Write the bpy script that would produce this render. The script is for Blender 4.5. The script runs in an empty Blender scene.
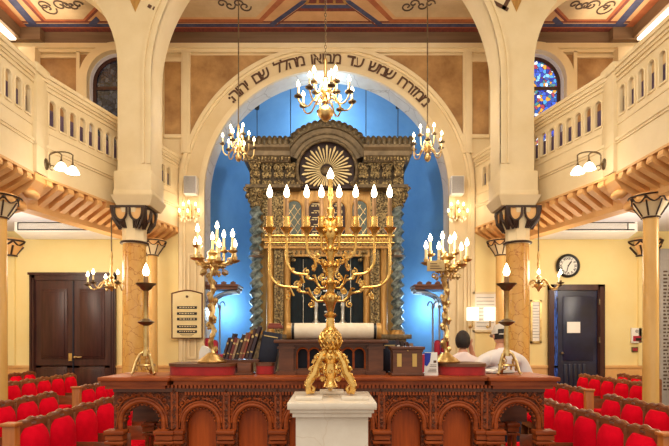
import bpy, bmesh, math, random
from mathutils import Vector, Matrix
PI=math.pi; R=math.radians
random.seed(7)
sc=bpy.context.scene; COL=sc.collection
F=500.0; EYE=1.6; VX,VY=330.0,338.0; AX=-0.07      # focal length in pixels, eye height, vanishing point, nave axis
def px(x,d): return (x-VX)/F*d
def pz(y,d): return EYE+(VY-y)/F*d
# ---------------------------------------------------------------- materials
def lin(c):
    c=c/255.0
    return c/12.92 if c<=0.04045 else ((c+0.055)/1.055)**2.4
def rgb(r,g,b): return (lin(r),lin(g),lin(b),1)
def mat(name,col,rough=0.6,metal=0.0,col2=None,scale=6.0,mix=(0.35,0.65),bump=0.0,bscale=None,kind='noise',stretch=(1,1,1),emit=None,estr=0,coat=0.0,sheen=0.0,spec=0.5):
    m=bpy.data.materials.new(name); m.use_nodes=True
    nt=m.node_tree; b=nt.nodes['Principled BSDF']
    b.inputs['Base Color'].default_value=col; b.inputs['Roughness'].default_value=rough; b.inputs['Metallic'].default_value=metal
    b.inputs['Specular IOR Level'].default_value=spec
    b.inputs['Coat Weight'].default_value=coat
    if sheen: b.inputs['Sheen Weight'].default_value=sheen
    tc=nt.nodes.new('ShaderNodeTexCoord'); mp=nt.nodes.new('ShaderNodeMapping'); mp.inputs['Scale'].default_value=stretch
    nt.links.new(tc.outputs['Object'],mp.inputs['Vector'])
    def tex(sca):
        if kind=='voronoi':
            t=nt.nodes.new('ShaderNodeTexVoronoi'); t.inputs['Scale'].default_value=sca; o=t.outputs['Distance']
        elif kind=='wave':
            t=nt.nodes.new('ShaderNodeTexWave'); t.inputs['Scale'].default_value=sca; t.inputs['Distortion'].default_value=9; t.inputs['Detail'].default_value=3; t.inputs['Detail Scale'].default_value=1.6; o=t.outputs['Fac']
        else:
            t=nt.nodes.new('ShaderNodeTexNoise'); t.inputs['Scale'].default_value=sca; t.inputs['Detail'].default_value=6; t.inputs['Roughness'].default_value=.62; o=t.outputs['Fac']
        nt.links.new(mp.outputs['Vector'],t.inputs['Vector']); return o
    if col2 is not None:
        o=tex(scale); rp=nt.nodes.new('ShaderNodeValToRGB')
        rp.color_ramp.elements[0].position=mix[0]; rp.color_ramp.elements[1].position=mix[1]
        rp.color_ramp.elements[0].color=col; rp.color_ramp.elements[1].color=col2
        nt.links.new(o,rp.inputs['Fac']); nt.links.new(rp.outputs['Color'],b.inputs['Base Color'])
    if bump:
        o=tex(bscale or scale); bp=nt.nodes.new('ShaderNodeBump'); bp.inputs['Strength'].default_value=bump; bp.inputs['Distance'].default_value=0.02
        nt.links.new(o,bp.inputs['Height']); nt.links.new(bp.outputs['Normal'],b.inputs['Normal'])
    if emit is not None:
        b.inputs['Emission Color'].default_value=emit; b.inputs['Emission Strength'].default_value=estr
    return m
def veined(name,base,base2,vein,scale,vscale,rough=.25,width=.03,stretch=(1,1,1)):
    m=mat(name,base,rough,0,base2,scale,stretch=stretch)
    nt=m.node_tree; b=nt.nodes['Principled BSDF']; src=b.inputs['Base Color'].links[0].from_socket
    tc=[n for n in nt.nodes if n.type=='TEX_COORD'][0]
    nz=nt.nodes.new('ShaderNodeTexNoise'); nz.inputs['Scale'].default_value=vscale*.8; nz.inputs['Detail'].default_value=4
    nt.links.new(tc.outputs['Object'],nz.inputs['Vector'])
    mx=nt.nodes.new('ShaderNodeMix'); mx.data_type='VECTOR'; mx.inputs['Factor'].default_value=.22
    nt.links.new(tc.outputs['Object'],mx.inputs[4]); nt.links.new(nz.outputs['Color'],mx.inputs[5])
    v=nt.nodes.new('ShaderNodeTexVoronoi'); v.feature='DISTANCE_TO_EDGE'; v.inputs['Scale'].default_value=vscale
    nt.links.new(mx.outputs[1],v.inputs['Vector'])
    rp=nt.nodes.new('ShaderNodeValToRGB'); rp.color_ramp.elements[0].position=0; rp.color_ramp.elements[1].position=width
    rp.color_ramp.elements[0].color=(1,1,1,1); rp.color_ramp.elements[1].color=(0,0,0,1)
    nt.links.new(v.outputs['Distance'],rp.inputs['Fac'])
    c=nt.nodes.new('ShaderNodeMix'); c.data_type='RGBA'; c.inputs[7].default_value=vein
    nt.links.new(rp.outputs['Color'],c.inputs[0]); nt.links.new(src,c.inputs[6]); nt.links.new(c.outputs[2],b.inputs['Base Color'])
    return m
M={}
M['cream']=mat('cream_paint',rgb(228,206,164),.55,0,rgb(220,196,150),1.5,bump=.03,bscale=30)
M['cream2']=mat('cream_moulding_paint',rgb(236,216,176),.45,0,rgb(228,206,162),2)
M['yellow']=mat('yellow_paint',rgb(246,226,164),.6,0,rgb(243,218,150),1.2,bump=.03,bscale=25)
M['peach']=mat('peach_paint',rgb(236,186,122),.5,0,rgb(228,172,104),3)
M['peachd']=mat('peach_beam_paint',rgb(228,180,120),.55,0,rgb(220,168,106),3)
M['white']=mat('white_plaster',rgb(232,230,240),.6,0,rgb(226,224,234),2)
M['brownpaint']=mat('brown_line_paint',rgb(66,42,30),.5,0,rgb(50,32,24),8)
M['cornice']=mat('brown_cornice_paint',rgb(130,102,76),.55,0,rgb(114,88,64),2,stretch=(.4,1,6))
M['wallmarble']=mat('brown_marbled_paint',rgb(194,152,98),.4,0,rgb(146,104,60),2.2,(.32,.68))
M['colmarble']=veined('orange_veined_marble',rgb(230,182,104),rgb(210,154,76),rgb(180,112,54),3.2,6.5,.18,.03,(1,1,.5))
M['thincol']=mat('pale_gold_marble',rgb(232,188,116),.22,0,rgb(216,166,92),3,stretch=(1,1,.3))
M['whitemarble']=veined('white_veined_marble',rgb(240,230,214),rgb(222,208,188),rgb(222,206,184),3,3.6,.25,.012)
M['intrados']=veined('pale_veined_marble_paint',rgb(230,222,208),rgb(216,204,186),rgb(180,164,142),3,2.4,.35,.02)
M['floor']=mat('brown_floor_tiles',rgb(120,84,56),.35,0,rgb(96,66,44),3)
M['blue']=mat('blue_apse_paint',rgb(108,158,206),.7,0,rgb(92,142,192),1.3,(.3,.7),bump=.06,bscale=5)
M['doorwood']=mat('dark_door_wood',rgb(78,44,38),.36,0,rgb(56,30,28),2.5,stretch=(6,6,.6),spec=.35)
M['doorglass']=mat('dark_blue_door_panel',rgb(40,42,72),.3,0,rgb(26,26,46),2)
M['wood']=mat('red_brown_carved_wood',rgb(172,84,36),.4,0,rgb(128,56,22),3,stretch=(1,1,6),spec=.3)
M['wooddark']=mat('dark_brown_wood',rgb(116,66,38),.4,0,rgb(84,46,26),4,stretch=(1,1,5))
M['woodcarve']=mat('carved_wood_relief',rgb(158,78,34),.5,0,rgb(76,34,14),34,(.3,.6),bump=1.0,bscale=34)
M['woodorange']=mat('orange_wood_panel',rgb(200,92,32),.38,0,rgb(166,70,22),2.4,stretch=(10,10,.8),spec=.3)
M['seatwood']=mat('pew_wood',rgb(146,86,50),.28,0,rgb(118,70,42),3,stretch=(2,2,8))
M['endwood']=mat('light_pew_end_wood',rgb(202,122,56),.35,0,rgb(178,100,42),3,stretch=(4,4,.7))
M['red']=mat('red_velvet',rgb(238,8,42),.85,0,rgb(206,2,28),5,(.3,.7),bump=.12,bscale=40,spec=.08)
M['redcloth']=mat('dark_red_velvet',rgb(176,26,26),.7,0,rgb(152,18,22),8,sheen=.2)
M['gold']=mat('polished_gold',rgb(236,198,122),.26,1.0,rgb(206,158,80),18,bump=.15,bscale=60)
M['brass']=mat('old_brass',rgb(226,196,136),.33,1.0,rgb(186,152,98),14)
M['bronze']=mat('dark_bronze',rgb(138,118,90),.4,.8,rgb(102,86,66),12)
M['silver']=mat('silver_metal',rgb(206,206,200),.32,1.0,rgb(176,174,166),20)
M['arkgold']=mat('ark_gold_wood',rgb(206,160,88),.42,.3,rgb(170,122,60),3,stretch=(6,6,1))
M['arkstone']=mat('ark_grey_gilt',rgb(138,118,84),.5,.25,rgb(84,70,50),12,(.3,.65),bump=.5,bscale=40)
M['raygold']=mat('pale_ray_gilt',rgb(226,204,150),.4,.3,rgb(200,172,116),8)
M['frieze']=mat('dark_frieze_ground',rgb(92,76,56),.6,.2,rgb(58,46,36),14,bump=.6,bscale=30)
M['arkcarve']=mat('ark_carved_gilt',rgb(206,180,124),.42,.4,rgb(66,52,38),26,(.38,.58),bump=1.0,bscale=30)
M['arkcrest']=mat('ark_cresting_gilt',rgb(122,106,76),.4,.4,rgb(70,60,46),14)
M['twist']=mat('grey_green_marbled_wood',rgb(176,190,188),.32,.2,rgb(78,94,96),9,(.36,.62),bump=.2,bscale=40)
M['arkdark']=mat('dark_purple_brown_ground',rgb(64,42,42),.6,0,rgb(52,34,36),6)
M['arkband']=mat('ark_painted_arch_band',rgb(140,120,90),.5,.2,rgb(108,92,68),5)
M['curtain']=mat('dark_teal_curtain',rgb(12,34,44),.8,0,rgb(8,24,32),6,sheen=.1)
M['lattice']=mat('grey_green_window_glass',rgb(92,104,92),.4,0,rgb(70,84,78),5)
M['candle']=mat('ivory_candle_sleeve',rgb(238,214,160),.5)
M['candlegold']=mat('gilt_candle_sleeve',rgb(158,120,78),.45,.2,rgb(128,94,58),10)
M['flame']=mat('lit_bulb',rgb(255,232,190),.4,emit=(1,.80,.52,1),estr=13)
M['flamew']=mat('lit_glass_shade',rgb(255,240,220),.4,emit=(1,.88,.70,1),estr=5)
M['lampwhite']=mat('lit_opal_glass',rgb(250,240,220),.4,emit=(1,.9,.72,1),estr=.9)
M['glass']=mat('crystal_drops',rgb(255,240,205),.1,0,emit=(1,.82,.5,1),estr=.5)
M['cove']=mat('lit_cove_strip',rgb(255,240,210),.5,emit=(1,.86,.62,1),estr=5)
M['black']=mat('black_paint',rgb(20,18,18),.4)
M['grey']=mat('grey_speaker_cloth',rgb(172,168,166),.7,0,rgb(160,156,154),40)
M['acwhite']=mat('white_plastic',rgb(240,236,230),.35)
M['paper']=mat('white_paper',rgb(240,236,228),.7)
M['cream_plaque']=mat('cream_stone_plaque',rgb(238,220,168),.4,0,rgb(228,206,150),3)
M['navy']=mat('navy_cloth',rgb(18,22,46),.6,0,rgb(14,16,34),6)
M['royal']=mat('royal_blue_print',rgb(28,50,170),.5)
M['mauve']=mat('mauve_cloth',rgb(128,108,138),.8,0,rgb(104,86,116),5)
M['tablet']=mat('grey_stone_tablet',rgb(182,178,176),.5,0,rgb(166,162,160),6)
M['skin']=mat('skin',rgb(214,158,128),.5,0,rgb(204,146,116),6)
M['hair']=mat('dark_hair',rgb(44,30,26),.6,0,rgb(26,18,16),30,bump=.5,bscale=60)
M['tshirt']=mat('white_cotton',rgb(240,232,230),.8,0,rgb(232,222,220),5)
M['pink']=mat('pale_pink_cotton',rgb(246,228,226),.8,0,rgb(240,218,216),5)
M['capcloth']=mat('pale_grey_cap_cloth',rgb(214,204,192),.8,0,rgb(200,190,178),10)
M['jeans']=mat('dark_denim',rgb(50,58,80),.8)
M['shoe']=mat('dark_shoe_leather',rgb(40,34,32),.5)
M['tan']=mat('tan_ceiling_paint',rgb(212,188,150),.6,0,rgb(194,168,130),2)
M['tan2']=mat('warm_tan_ceiling_paint',rgb(220,176,130),.6,0,rgb(204,158,112),2)
M['rust']=mat('rust_ceiling_paint',rgb(186,110,72),.6,0,rgb(162,92,60),5)
M['oxblood']=mat('dark_red_ceiling_paint',rgb(136,66,54),.6,0,rgb(104,52,50),9,stretch=(3,1,1))
M['cblue']=mat('blue_ceiling_paint',rgb(78,84,122),.6,0,rgb(56,62,98),7)
M['ink']=mat('dark_brown_lettering',rgb(92,60,40),.6)
M['scroll']=mat('dark_scroll_paint',rgb(84,64,52),.6)
M['crimson']=mat('crimson_seat_cloth',rgb(176,30,58),.7)
M['stall']=mat('grey_blue_painted_wood',rgb(150,160,176),.5,0,rgb(130,140,158),4)
BOOKC=[rgb(110,44,40),rgb(70,40,34),rgb(120,76,52),rgb(150,120,96),rgb(60,44,52),rgb(132,60,44),rgb(52,36,32)]
MB_=[mat('book_cloth_%s'%n,c,.6) for n,c in zip('abcdefg',BOOKC)]
def stained(name,cols,estr,scale):
    m=bpy.data.materials.new(name); m.use_nodes=True; nt=m.node_tree; b=nt.nodes['Principled BSDF']
    tc=nt.nodes.new('ShaderNodeTexCoord'); v=nt.nodes.new('ShaderNodeTexVoronoi'); v.inputs['Scale'].default_value=scale
    nt.links.new(tc.outputs['Object'],v.inputs['Vector'])
    sp=nt.nodes.new('ShaderNodeSeparateColor'); nt.links.new(v.outputs['Color'],sp.inputs[0])
    rp=nt.nodes.new('ShaderNodeValToRGB'); rp.color_ramp.interpolation='CONSTANT'
    e=rp.color_ramp.elements
    while len(e)<len(cols): e.new(.5)
    for i,c in enumerate(cols): e[i].position=i/len(cols); e[i].color=c
    nt.links.new(sp.outputs[0],rp.inputs['Fac'])
    v2=nt.nodes.new('ShaderNodeTexVoronoi'); v2.feature='DISTANCE_TO_EDGE'; v2.inputs['Scale'].default_value=scale
    nt.links.new(tc.outputs['Object'],v2.inputs['Vector'])
    r2=nt.nodes.new('ShaderNodeValToRGB'); r2.color_ramp.elements[0].position=.03; r2.color_ramp.elements[1].position=.06
    nt.links.new(v2.outputs['Distance'],r2.inputs['Fac'])
    mx=nt.nodes.new('ShaderNodeMix'); mx.data_type='RGBA'; mx.blend_type='MULTIPLY'; mx.inputs[0].default_value=1
    nt.links.new(rp.outputs['Color'],mx.inputs[6]); nt.links.new(r2.outputs['Color'],mx.inputs[7])
    nt.links.new(mx.outputs[2],b.inputs['Base Color']); nt.links.new(mx.outputs[2],b.inputs['Emission Color'])
    b.inputs['Emission Strength'].default_value=estr; b.inputs['Roughness'].default_value=.2
    return m
M['stain_day']=stained('daylit_stained_glass',[rgb(50,90,200),rgb(120,190,240),rgb(210,150,60),rgb(30,50,150),rgb(70,150,210),rgb(36,60,170),rgb(150,60,80),rgb(215,230,245),rgb(40,80,160),rgb(60,120,130)],1.05,14)
M['stain_night']=stained('dark_stained_glass',[rgb(40,48,66),rgb(56,62,80),rgb(30,36,54),rgb(78,84,98),rgb(44,44,56)],.10,11)
# ---------------------------------------------------------------- mesh helpers
class MB:
    def __init__(s): s.bm=bmesh.new()
    def _f(s,vs,mi=0):
        try:
            f=s.bm.faces.new(vs); f.material_index=mi; return f
        except ValueError: return None
    def box(s,c,d,rz=0,rx=0,ry=0,mi=0,bev=0):
        m=Matrix.Translation(c)@Matrix.Rotation(rz,4,'Z')@Matrix.Rotation(ry,4,'Y')@Matrix.Rotation(rx,4,'X')
        vs=[s.bm.verts.new(m@Vector((x*d[0]/2,y*d[1]/2,z*d[2]/2))) for x in(-1,1) for y in(-1,1) for z in(-1,1)]
        fs=[s._f([vs[i] for i in q],mi) for q in((0,1,3,2),(4,6,7,5),(0,4,5,1),(2,3,7,6),(0,2,6,4),(1,5,7,3))]
        if bev:
            es={e for f in fs for e in f.edges}
            g=bmesh.ops.bevel(s.bm,geom=list(es),offset=bev,segments=2,affect='EDGES',profile=.5)
            for f in g['faces']: f.material_index=mi
        return s
    def bb(s,x0,x1,y0,y1,z0,z1,mi=0,bev=0): return s.box(((x0+x1)/2,(y0+y1)/2,(z0+z1)/2),(abs(x1-x0),abs(y1-y0),abs(z1-z0)),mi=mi,bev=bev)
    def lathe(s,prof,c=(0,0,0),n=16,mi=0,m=None,mod=None,a0=0,a1=2*PI,cap=True):
        c=Vector(c); full=abs(a1-a0-2*PI)<1e-6; rings=[]
        cnt=n if full else n+1
        for r,z in prof:
            ring=[]
            if r<1e-6:
                p=Vector((0,0,z)); p=m@p if m else p; ring=[s.bm.verts.new(c+p)]
            else:
                for i in range(cnt):
                    a=a0+(a1-a0)*i/n; rr=r*(mod(a,z) if mod else 1)
                    p=Vector((rr*math.cos(a),rr*math.sin(a),z)); p=m@p if m else p; ring.append(s.bm.verts.new(c+p))
            rings.append(ring)
        for A,B in zip(rings,rings[1:]):
            for i in range(n):
                j=(i+1)%cnt if full else i+1
                if len(A)==1 and len(B)==1: continue
                if len(A)==1: s._f([A[0],B[j],B[i]],mi)
                elif len(B)==1: s._f([A[i],A[j],B[0]],mi)
                else: s._f([A[i],A[j],B[j],B[i]],mi)
        if full and cap:
            if len(rings[0])>1: s._f(rings[0][::-1],mi)
            if len(rings[-1])>1: s._f(rings[-1],mi)
        return s
    def tube(s,pts,r,n=8,mi=0,closed=False,cap=True):
        pts=[Vector(p) for p in pts]; N=len(pts); rings=[]; up=None
        for i,p in enumerate(pts):
            if closed: t=pts[(i+1)%N]-pts[i-1]
            else: t=pts[min(i+1,N-1)]-pts[max(i-1,0)]
            if t.length<1e-9: t=Vector((0,0,1))
            t.normalize()
            if up is None: up=t.orthogonal().normalized()
            else:
                up=up-t*up.dot(t)
                up=up.normalized() if up.length>1e-6 else t.orthogonal().normalized()
            q=t.cross(up); rr=r[i] if isinstance(r,(list,tuple)) else r
            rings.append([s.bm.verts.new(p+(up*math.cos(2*PI*k/n)+q*math.sin(2*PI*k/n))*rr) for k in range(n)])
        for i in range(N if closed else N-1):
            A,B=rings[i],rings[(i+1)%N]
            for k in range(n): s._f([A[k],A[(k+1)%n],B[(k+1)%n],B[k]],mi)
        if not closed and cap: s._f(rings[0][::-1],mi); s._f(rings[-1],mi)
        return s
    def ball(s,c,r,sub=2,mi=0,m=None):
        d=r if isinstance(r,(tuple,list)) else (r,r,r)
        M4=Matrix.Translation(c)@(m or Matrix.Identity(4))@Matrix.Diagonal((d[0],d[1],d[2],1))
        g=bmesh.ops.create_icosphere(s.bm,subdivisions=sub,radius=1,matrix=M4)
        for f in {f for v in g['verts'] for f in v.link_faces}: f.material_index=mi
        return s
    def prism(s,poly,t0,t1,pl='xz',mi=0):
        def P(a,b,t): return {'xz':(a,t,b),'yz':(t,a,b),'xy':(a,b,t)}[pl]
        A=[s.bm.verts.new(P(a,b,t0)) for a,b in poly]; B=[s.bm.verts.new(P(a,b,t1)) for a,b in poly]
        s._f(A,mi); s._f(B[::-1],mi)
        for i in range(len(A)): j=(i+1)%len(A); s._f([A[i],B[i],B[j],A[j]],mi)
        return s
    def plate(s,outer,holes,t0,t1,fn=None,mi=0):
        fn=fn or (lambda a,b,t: Vector((a,t,b)))
        tmp=bmesh.new(); es=[]
        for lp in [outer]+list(holes):
            vs=[tmp.verts.new((a,b,0)) for a,b in lp]
            es+= [tmp.edges.new((vs[i],vs[(i+1)%len(vs)])) for i in range(len(vs))]
        bmesh.ops.triangle_fill(tmp,edges=es,use_beauty=True,use_dissolve=False,normal=(0,0,1))
        tmp.verts.index_update()
        co=[v.co.copy() for v in tmp.verts]; tri=[[v.index for v in f.verts] for f in tmp.faces]; tmp.free()
        A=[s.bm.verts.new(fn(c.x,c.y,t0)) for c in co]; B=[s.bm.verts.new(fn(c.x,c.y,t1)) for c in co]
        for t in tri: s._f([A[i] for i in t],mi); s._f([B[i] for i in reversed(t)],mi)
        k=0
        for lp in [outer]+list(holes):
            n=len(lp)
            for i in range(n):
                a,b=k+i,k+(i+1)%n; s._f([A[a],B[a],B[b],A[b]],mi)
            k+=n
        return s
    def ringband(s,cx,cz,r0,r1,a0,a1,y0,y1,n=48,mi=0):   # flat arch band in an xz plane with thickness
        pts=[(cx+r1*math.cos(a0+(a1-a0)*i/n),cz+r1*math.sin(a0+(a1-a0)*i/n)) for i in range(n+1)]
        ins=[(cx+r0*math.cos(a0+(a1-a0)*i/n),cz+r0*math.sin(a0+(a1-a0)*i/n)) for i in range(n+1)]
        O0=[s.bm.verts.new((a,y0,b)) for a,b in pts]; I0=[s.bm.verts.new((a,y0,b)) for a,b in ins]
        O1=[s.bm.verts.new((a,y1,b)) for a,b in pts]; I1=[s.bm.verts.new((a,y1,b)) for a,b in ins]
        for i in range(n):
            s._f([O0[i],O0[i+1],I0[i+1],I0[i]],mi); s._f([O1[i+1],O1[i],I1[i],I1[i+1]],mi)
            s._f([O0[i+1],O0[i],O1[i],O1[i+1]],mi); s._f([I0[i],I0[i+1],I1[i+1],I1[i]],mi)
        s._f([O0[0],I0[0],I1[0],O1[0]],mi); s._f([I0[n],O0[n],O1[n],I1[n]],mi)
        return s
    def build(s,name,m,parent=None,smooth=True,loc=None):
        bmesh.ops.recalc_face_normals(s.bm,faces=s.bm.faces)
        me=bpy.data.meshes.new(name); s.bm.to_mesh(me); s.bm.free()
        for x in (m if isinstance(m,(list,tuple)) else [m]): me.materials.append(M[x] if isinstance(x,str) else x)
        if smooth:
            me.polygons.foreach_set('use_smooth',[True]*len(me.polygons)); me.set_sharp_from_angle(angle=R(38))
        o=bpy.data.objects.new(name,me); COL.objects.link(o)
        if parent is not None: o.parent=parent
        if loc is not None: o.location=loc
        return o
def tag(o,label,cat,group=None):
    o['label']=label; o['category']=cat
    if group: o['group']=group
    return o
def thing(name,label,cat,loc=(0,0,0),rz=0,group=None):
    o=bpy.data.objects.new(name,None); COL.objects.link(o); o.location=loc; o.rotation_euler=(0,0,rz); o.empty_display_size=.1
    return tag(o,label,cat,group)
def struct(o): o['kind']='structure'; return o
def kids(o): return [c for c in bpy.data.objects if c.parent==o]
def dup(root,loc,rz=0,label=None,group=None,scale=None):
    def cp(o,par):
        c=o.copy(); COL.objects.link(c)
        if par is not None: c.parent=par
        for ch in list(o.children): cp(ch,c)
        return c
    r=cp(root,None); r.location=loc; r.rotation_euler=(0,0,rz)
    if scale: r.scale=scale
    if label: r['label']=label
    if group: r['group']=group
    return r
def arc(cx,cz,r,a0,a1,n): return [(cx+r*math.cos(a0+(a1-a0)*i/n),cz+r*math.sin(a0+(a1-a0)*i/n)) for i in range(n+1)]
def glyph_bm(txt,size):
    if txt=='ד':      # this letter's two strokes
        b=bmesh.new(); q=size/.36
        for x0,x1,z0,z1 in((.102,.156,0,.178),(-.004,.19,.172,.224)):
            vs=[b.verts.new((x*q,z*q,t)) for t in(.002,-.002) for x,z in((x0,z0),(x1,z0),(x1,z1),(x0,z1))]
            for f in((0,1,2,3),(7,6,5,4),(0,4,5,1),(1,5,6,2),(2,6,7,3),(3,7,4,0)): b.faces.new([vs[i] for i in f])
        me=bpy.data.meshes.new('t'); b.to_mesh(me); b.free(); return me
    c=bpy.data.curves.new('t','FONT'); c.body=txt; c.size=size; c.extrude=.002; c.resolution_u=3; c.offset=.0055*size/.36
    o=bpy.data.objects.new('t',c); COL.objects.link(o); bpy.context.view_layer.update()
    me=bpy.data.meshes.new_from_object(o.evaluated_get(bpy.context.evaluated_depsgraph_get()))
    bpy.data.objects.remove(o); bpy.data.curves.remove(c); return me
def put_glyph(mb,txt,size,mtx):       # a glyph's mesh centred on its own width, upright in the xz plane through mtx
    me=glyph_bm(txt,size)
    if not me.vertices: return 0
    x0=min(v.co.x for v in me.vertices); x1=max(v.co.x for v in me.vertices)
    vs=[mb.bm.verts.new(mtx@Vector((v.co.x-(x0+x1)/2,-v.co.z,v.co.y))) for v in me.vertices]
    for p in me.polygons: mb._f([vs[i] for i in p.vertices])
    bpy.data.meshes.remove(me); return x1-x0
def glyph_w(txt,size):
    me=glyph_bm(txt,size); w=(max(v.co.x for v in me.vertices)-min(v.co.x for v in me.vertices)) if me.vertices else 0
    bpy.data.meshes.remove(me); return w
def lamp(kind,loc,energy,col=(1,.86,.66),size=.15,name='light',rot=None,sy=None):
    l=bpy.data.lights.new(name,kind); l.energy=energy; l.color=col
    if kind=='AREA':
        l.size=size
        if sy: l.shape='RECTANGLE'; l.size_y=sy
    else: l.shadow_soft_size=size
    o=bpy.data.objects.new(name,l); COL.objects.link(o); o.location=loc
    if rot: o.rotation_euler=rot
    return o
def spiral(c,r0,r1,a0,turns,n,ax='xz'):
    out=[]
    for i in range(n+1):
        t=i/n; a=a0+turns*2*PI*t; r=r0+(r1-r0)*t
        out.append((c[0]+r*math.cos(a),c[1],c[2]+r*math.sin(a)))
    return out
SIDES=((-1,'double-door side'),(1,'clock side'))
# ================================================================ THE ROOM
BW=10.6; CZ=8.06; ACZ=4.67
mb=MB().bb(-8.2,8.2,-1.5,14,-.12,0); struct(mb.build('floor','floor'))
# back wall with the apse arch and two window holes
WIN=[(AX-4.41),(AX+4.41)]
ol=[(-8.2,0),(AX-2.61,0)]+arc(AX,ACZ,2.61,PI,0,48)+[(AX+2.61,0),(8.2,0),(8.2,8.3),(-8.2,8.3)]
holes=[[(c-.62,5.0),(c+.62,5.0)]+arc(c,7.02,.62,0,PI,20) for c in WIN]
mb=MB().plate(ol,holes,BW,BW+.5); struct(mb.build('wall_back',['cream'],smooth=False))
# veined lining of the arch opening
mb=MB().ringband(AX,ACZ,2.585,2.61,0,PI,BW+.02,BW+.5)
for s in(-1,1): mb.bb(AX+s*2.585,AX+s*2.61,BW+.02,BW+.5,0,ACZ)
struct(mb.build('trim_1','intrados'))
# arch face mouldings and jamb pilasters
mb=MB()
for r0,r1,t in((2.585,2.67,.05),(2.67,2.71,.025),(2.99,3.04,.03),(3.04,3.12,.075)): mb.ringband(AX,ACZ,r0,r1,0,PI,BW-t,BW+.05,64)
for s in(-1,1):
    for r0,r1,t in((2.585,2.67,.05),(2.67,2.71,.025),(2.99,3.04,.03),(3.04,3.12,.06)): mb.bb(AX+s*r0,AX+s*r1,BW-t,BW+.05,0,ACZ)
    mb.bb(AX+s*2.76,AX+s*2.80,BW-.03,BW+.02,1.2,3.35); mb.bb(AX+s*2.90,AX+s*2.94,BW-.03,BW+.02,1.2,3.35)
    mb.bb(AX+s*2.76,AX+s*2.94,BW-.03,BW+.02,3.35,3.40); mb.bb(AX+s*2.76,AX+s*2.94,BW-.03,BW+.02,1.16,1.2)
    mb.bb(AX+s*2.58,AX+s*3.14,BW-.08,BW+.05,0,.9)
struct(mb.build('trim_2','cream2'))
# yellow lower walls, peach dado and rail
for s,n in((-1,3),(1,4)):
    mb=MB().bb(AX+s*3.14,AX+s*7.95,BW-.02,BW+.02,1.0,3.87); struct(mb.build('trim_%d'%n,'yellow'))
    mb=MB().bb(AX+s*3.14,AX+s*7.95,BW-.035,BW+.02,0,.97).bb(AX+s*3.14,AX+s*7.95,BW-.06,BW+.02,.97,1.02)
    struct(mb.build('baseboard_%s'%('left' if s<0 else 'right'),'peach'))
# upper wall: cornice, frames and marbled panels
mb=MB().bb(-6.7,6.7,BW-.05,BW+.02,7.80,CZ)
for s in(-1,1): mb.bb(AX+s*5.95,AX+s*6.7,BW-.22,BW,7.80,CZ).bb(AX+s*6.36,AX+s*6.7,4,BW,7.82,CZ)
struct(mb.build('trim_5','cornice'))
mb=MB().bb(-6.7,6.7,BW-.10,BW+.02,7.70,7.80).bb(-6.7,6.7,BW-.06,BW+.02,7.63,7.70)
def wx(x): return px(x,BW)
for s in(-1,1):
    def X(x): return wx(x) if s<0 else 2*AX-wx(x)
    mb.bb(X(182),X(191),BW-.07,BW+.02,5.5,7.65); mb.bb(X(184),X(189),BW-.09,BW+.02,5.5,7.6)
    mb.bb(X(159),X(163),BW-.06,BW+.02,5.0,7.65); mb.bb(X(77.5),X(81),BW-.06,BW+.02,5.0,7.65); mb.bb(X(24),X(41),BW-.22,BW+.02,4.2,7.65)
    mb.bb(X(165),X(182),BW-.05,BW+.02,7.44,7.52); mb.bb(X(41),X(78),BW-.05,BW+.02,7.52,7.56)
    mb.bb(X(165),X(182),BW-.05,BW+.02,5.83,5.9)
    for r0,r1,t in((.62,.70,.13),(.70,.80,.115)):
        mb.ringband(AX+s*4.41,7.02,r0,r1,0,PI,BW-t,BW+.03,32)
        for q in(-1,1): mb.bb(AX+s*4.41+q*r0,AX+s*4.41+q*r1,BW-t,BW+.03,4.9,7.02)
struct(mb.build('trim_6','cream2'))
mb=MB()
for s in(-1,1):
    def X(x): return wx(x) if s<0 else 2*AX-wx(x)
    def PL(poly): mb.prism([(X(a),b) for a,b in poly],BW-.02,BW+.01)
    PL([(41,5.2),(78,5.2),(78,7.52),(41,7.52)])
    PL([(165,5.9),(182,5.9),(182,7.44),(165,7.44)])
    a=[]; R3=3.13
    for i in range(13):
        xx=191+ (271.5-191)*i/12.; dx=X(xx)-AX; a.append((xx,ACZ+math.sqrt(max(R3*R3-dx*dx,0))))
    PL([(191,7.58)]+a[:-1]+[(271.5,7.58)])
    for q in(-1,1):      # spandrels beside the window arch
        c=AX+s*4.41; pts=[(c+.80*math.cos(t)*q,7.02+.80*math.sin(t)) for t in [PI/2*.5*i/8 for i in range(9)]]
        mb.prism([(c+q*.80,7.6),(c+q*.80,7.2)]+pts[2:]+[(c+q*.55,7.6)],BW-.02,BW+.01)
struct(mb.build('trim_7','wallmarble',smooth=False))
# windows: deep reveal, dark frame, stained glass
for i,(c,gm) in enumerate(zip(WIN,('stain_night','stain_day'))):
    w=MB()
    w.ringband(c,7.02,.51,.58,0,PI,BW+.07,BW+.14,24)
    for q in(-1,1): w.bb(c+q*.51,c+q*.58,BW+.07,BW+.14,5.0,7.02)
    w.bb(c-.58,c+.58,BW+.07,BW+.14,4.98,5.06).bb(c-.52,c+.52,BW+.08,BW+.13,6.90,6.97).bb(c-.03,c+.03,BW+.08,BW+.13,5.0,6.95)
    o=struct(w.build('window_%d'%(i+1),'doorwood'))
    g=MB().prism([(c-.53,5.02),(c+.53,5.02)]+arc(c,7.02,.53,0,PI,20),BW+.10,BW+.11); g.build('pane',gm,o)
    r=MB().ringband(c,7.02,.575,.618,0,PI,BW+.08,BW+.5,24).ringband(c,7.02,.60,.618,0,PI,BW+.0,BW+.3,24)
    for q in(-1,1): r.bb(c+q*.575,c+q*.618,BW+.08,BW+.5,5.0,7.02).bb(c+q*.60,c+q*.618,BW+.0,BW+.3,5.0,7.02)
    r.bb(c-.62,c+.62,BW+.02,BW+.5,4.97,5.0)
    r.build('reveal','white',o)
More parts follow.
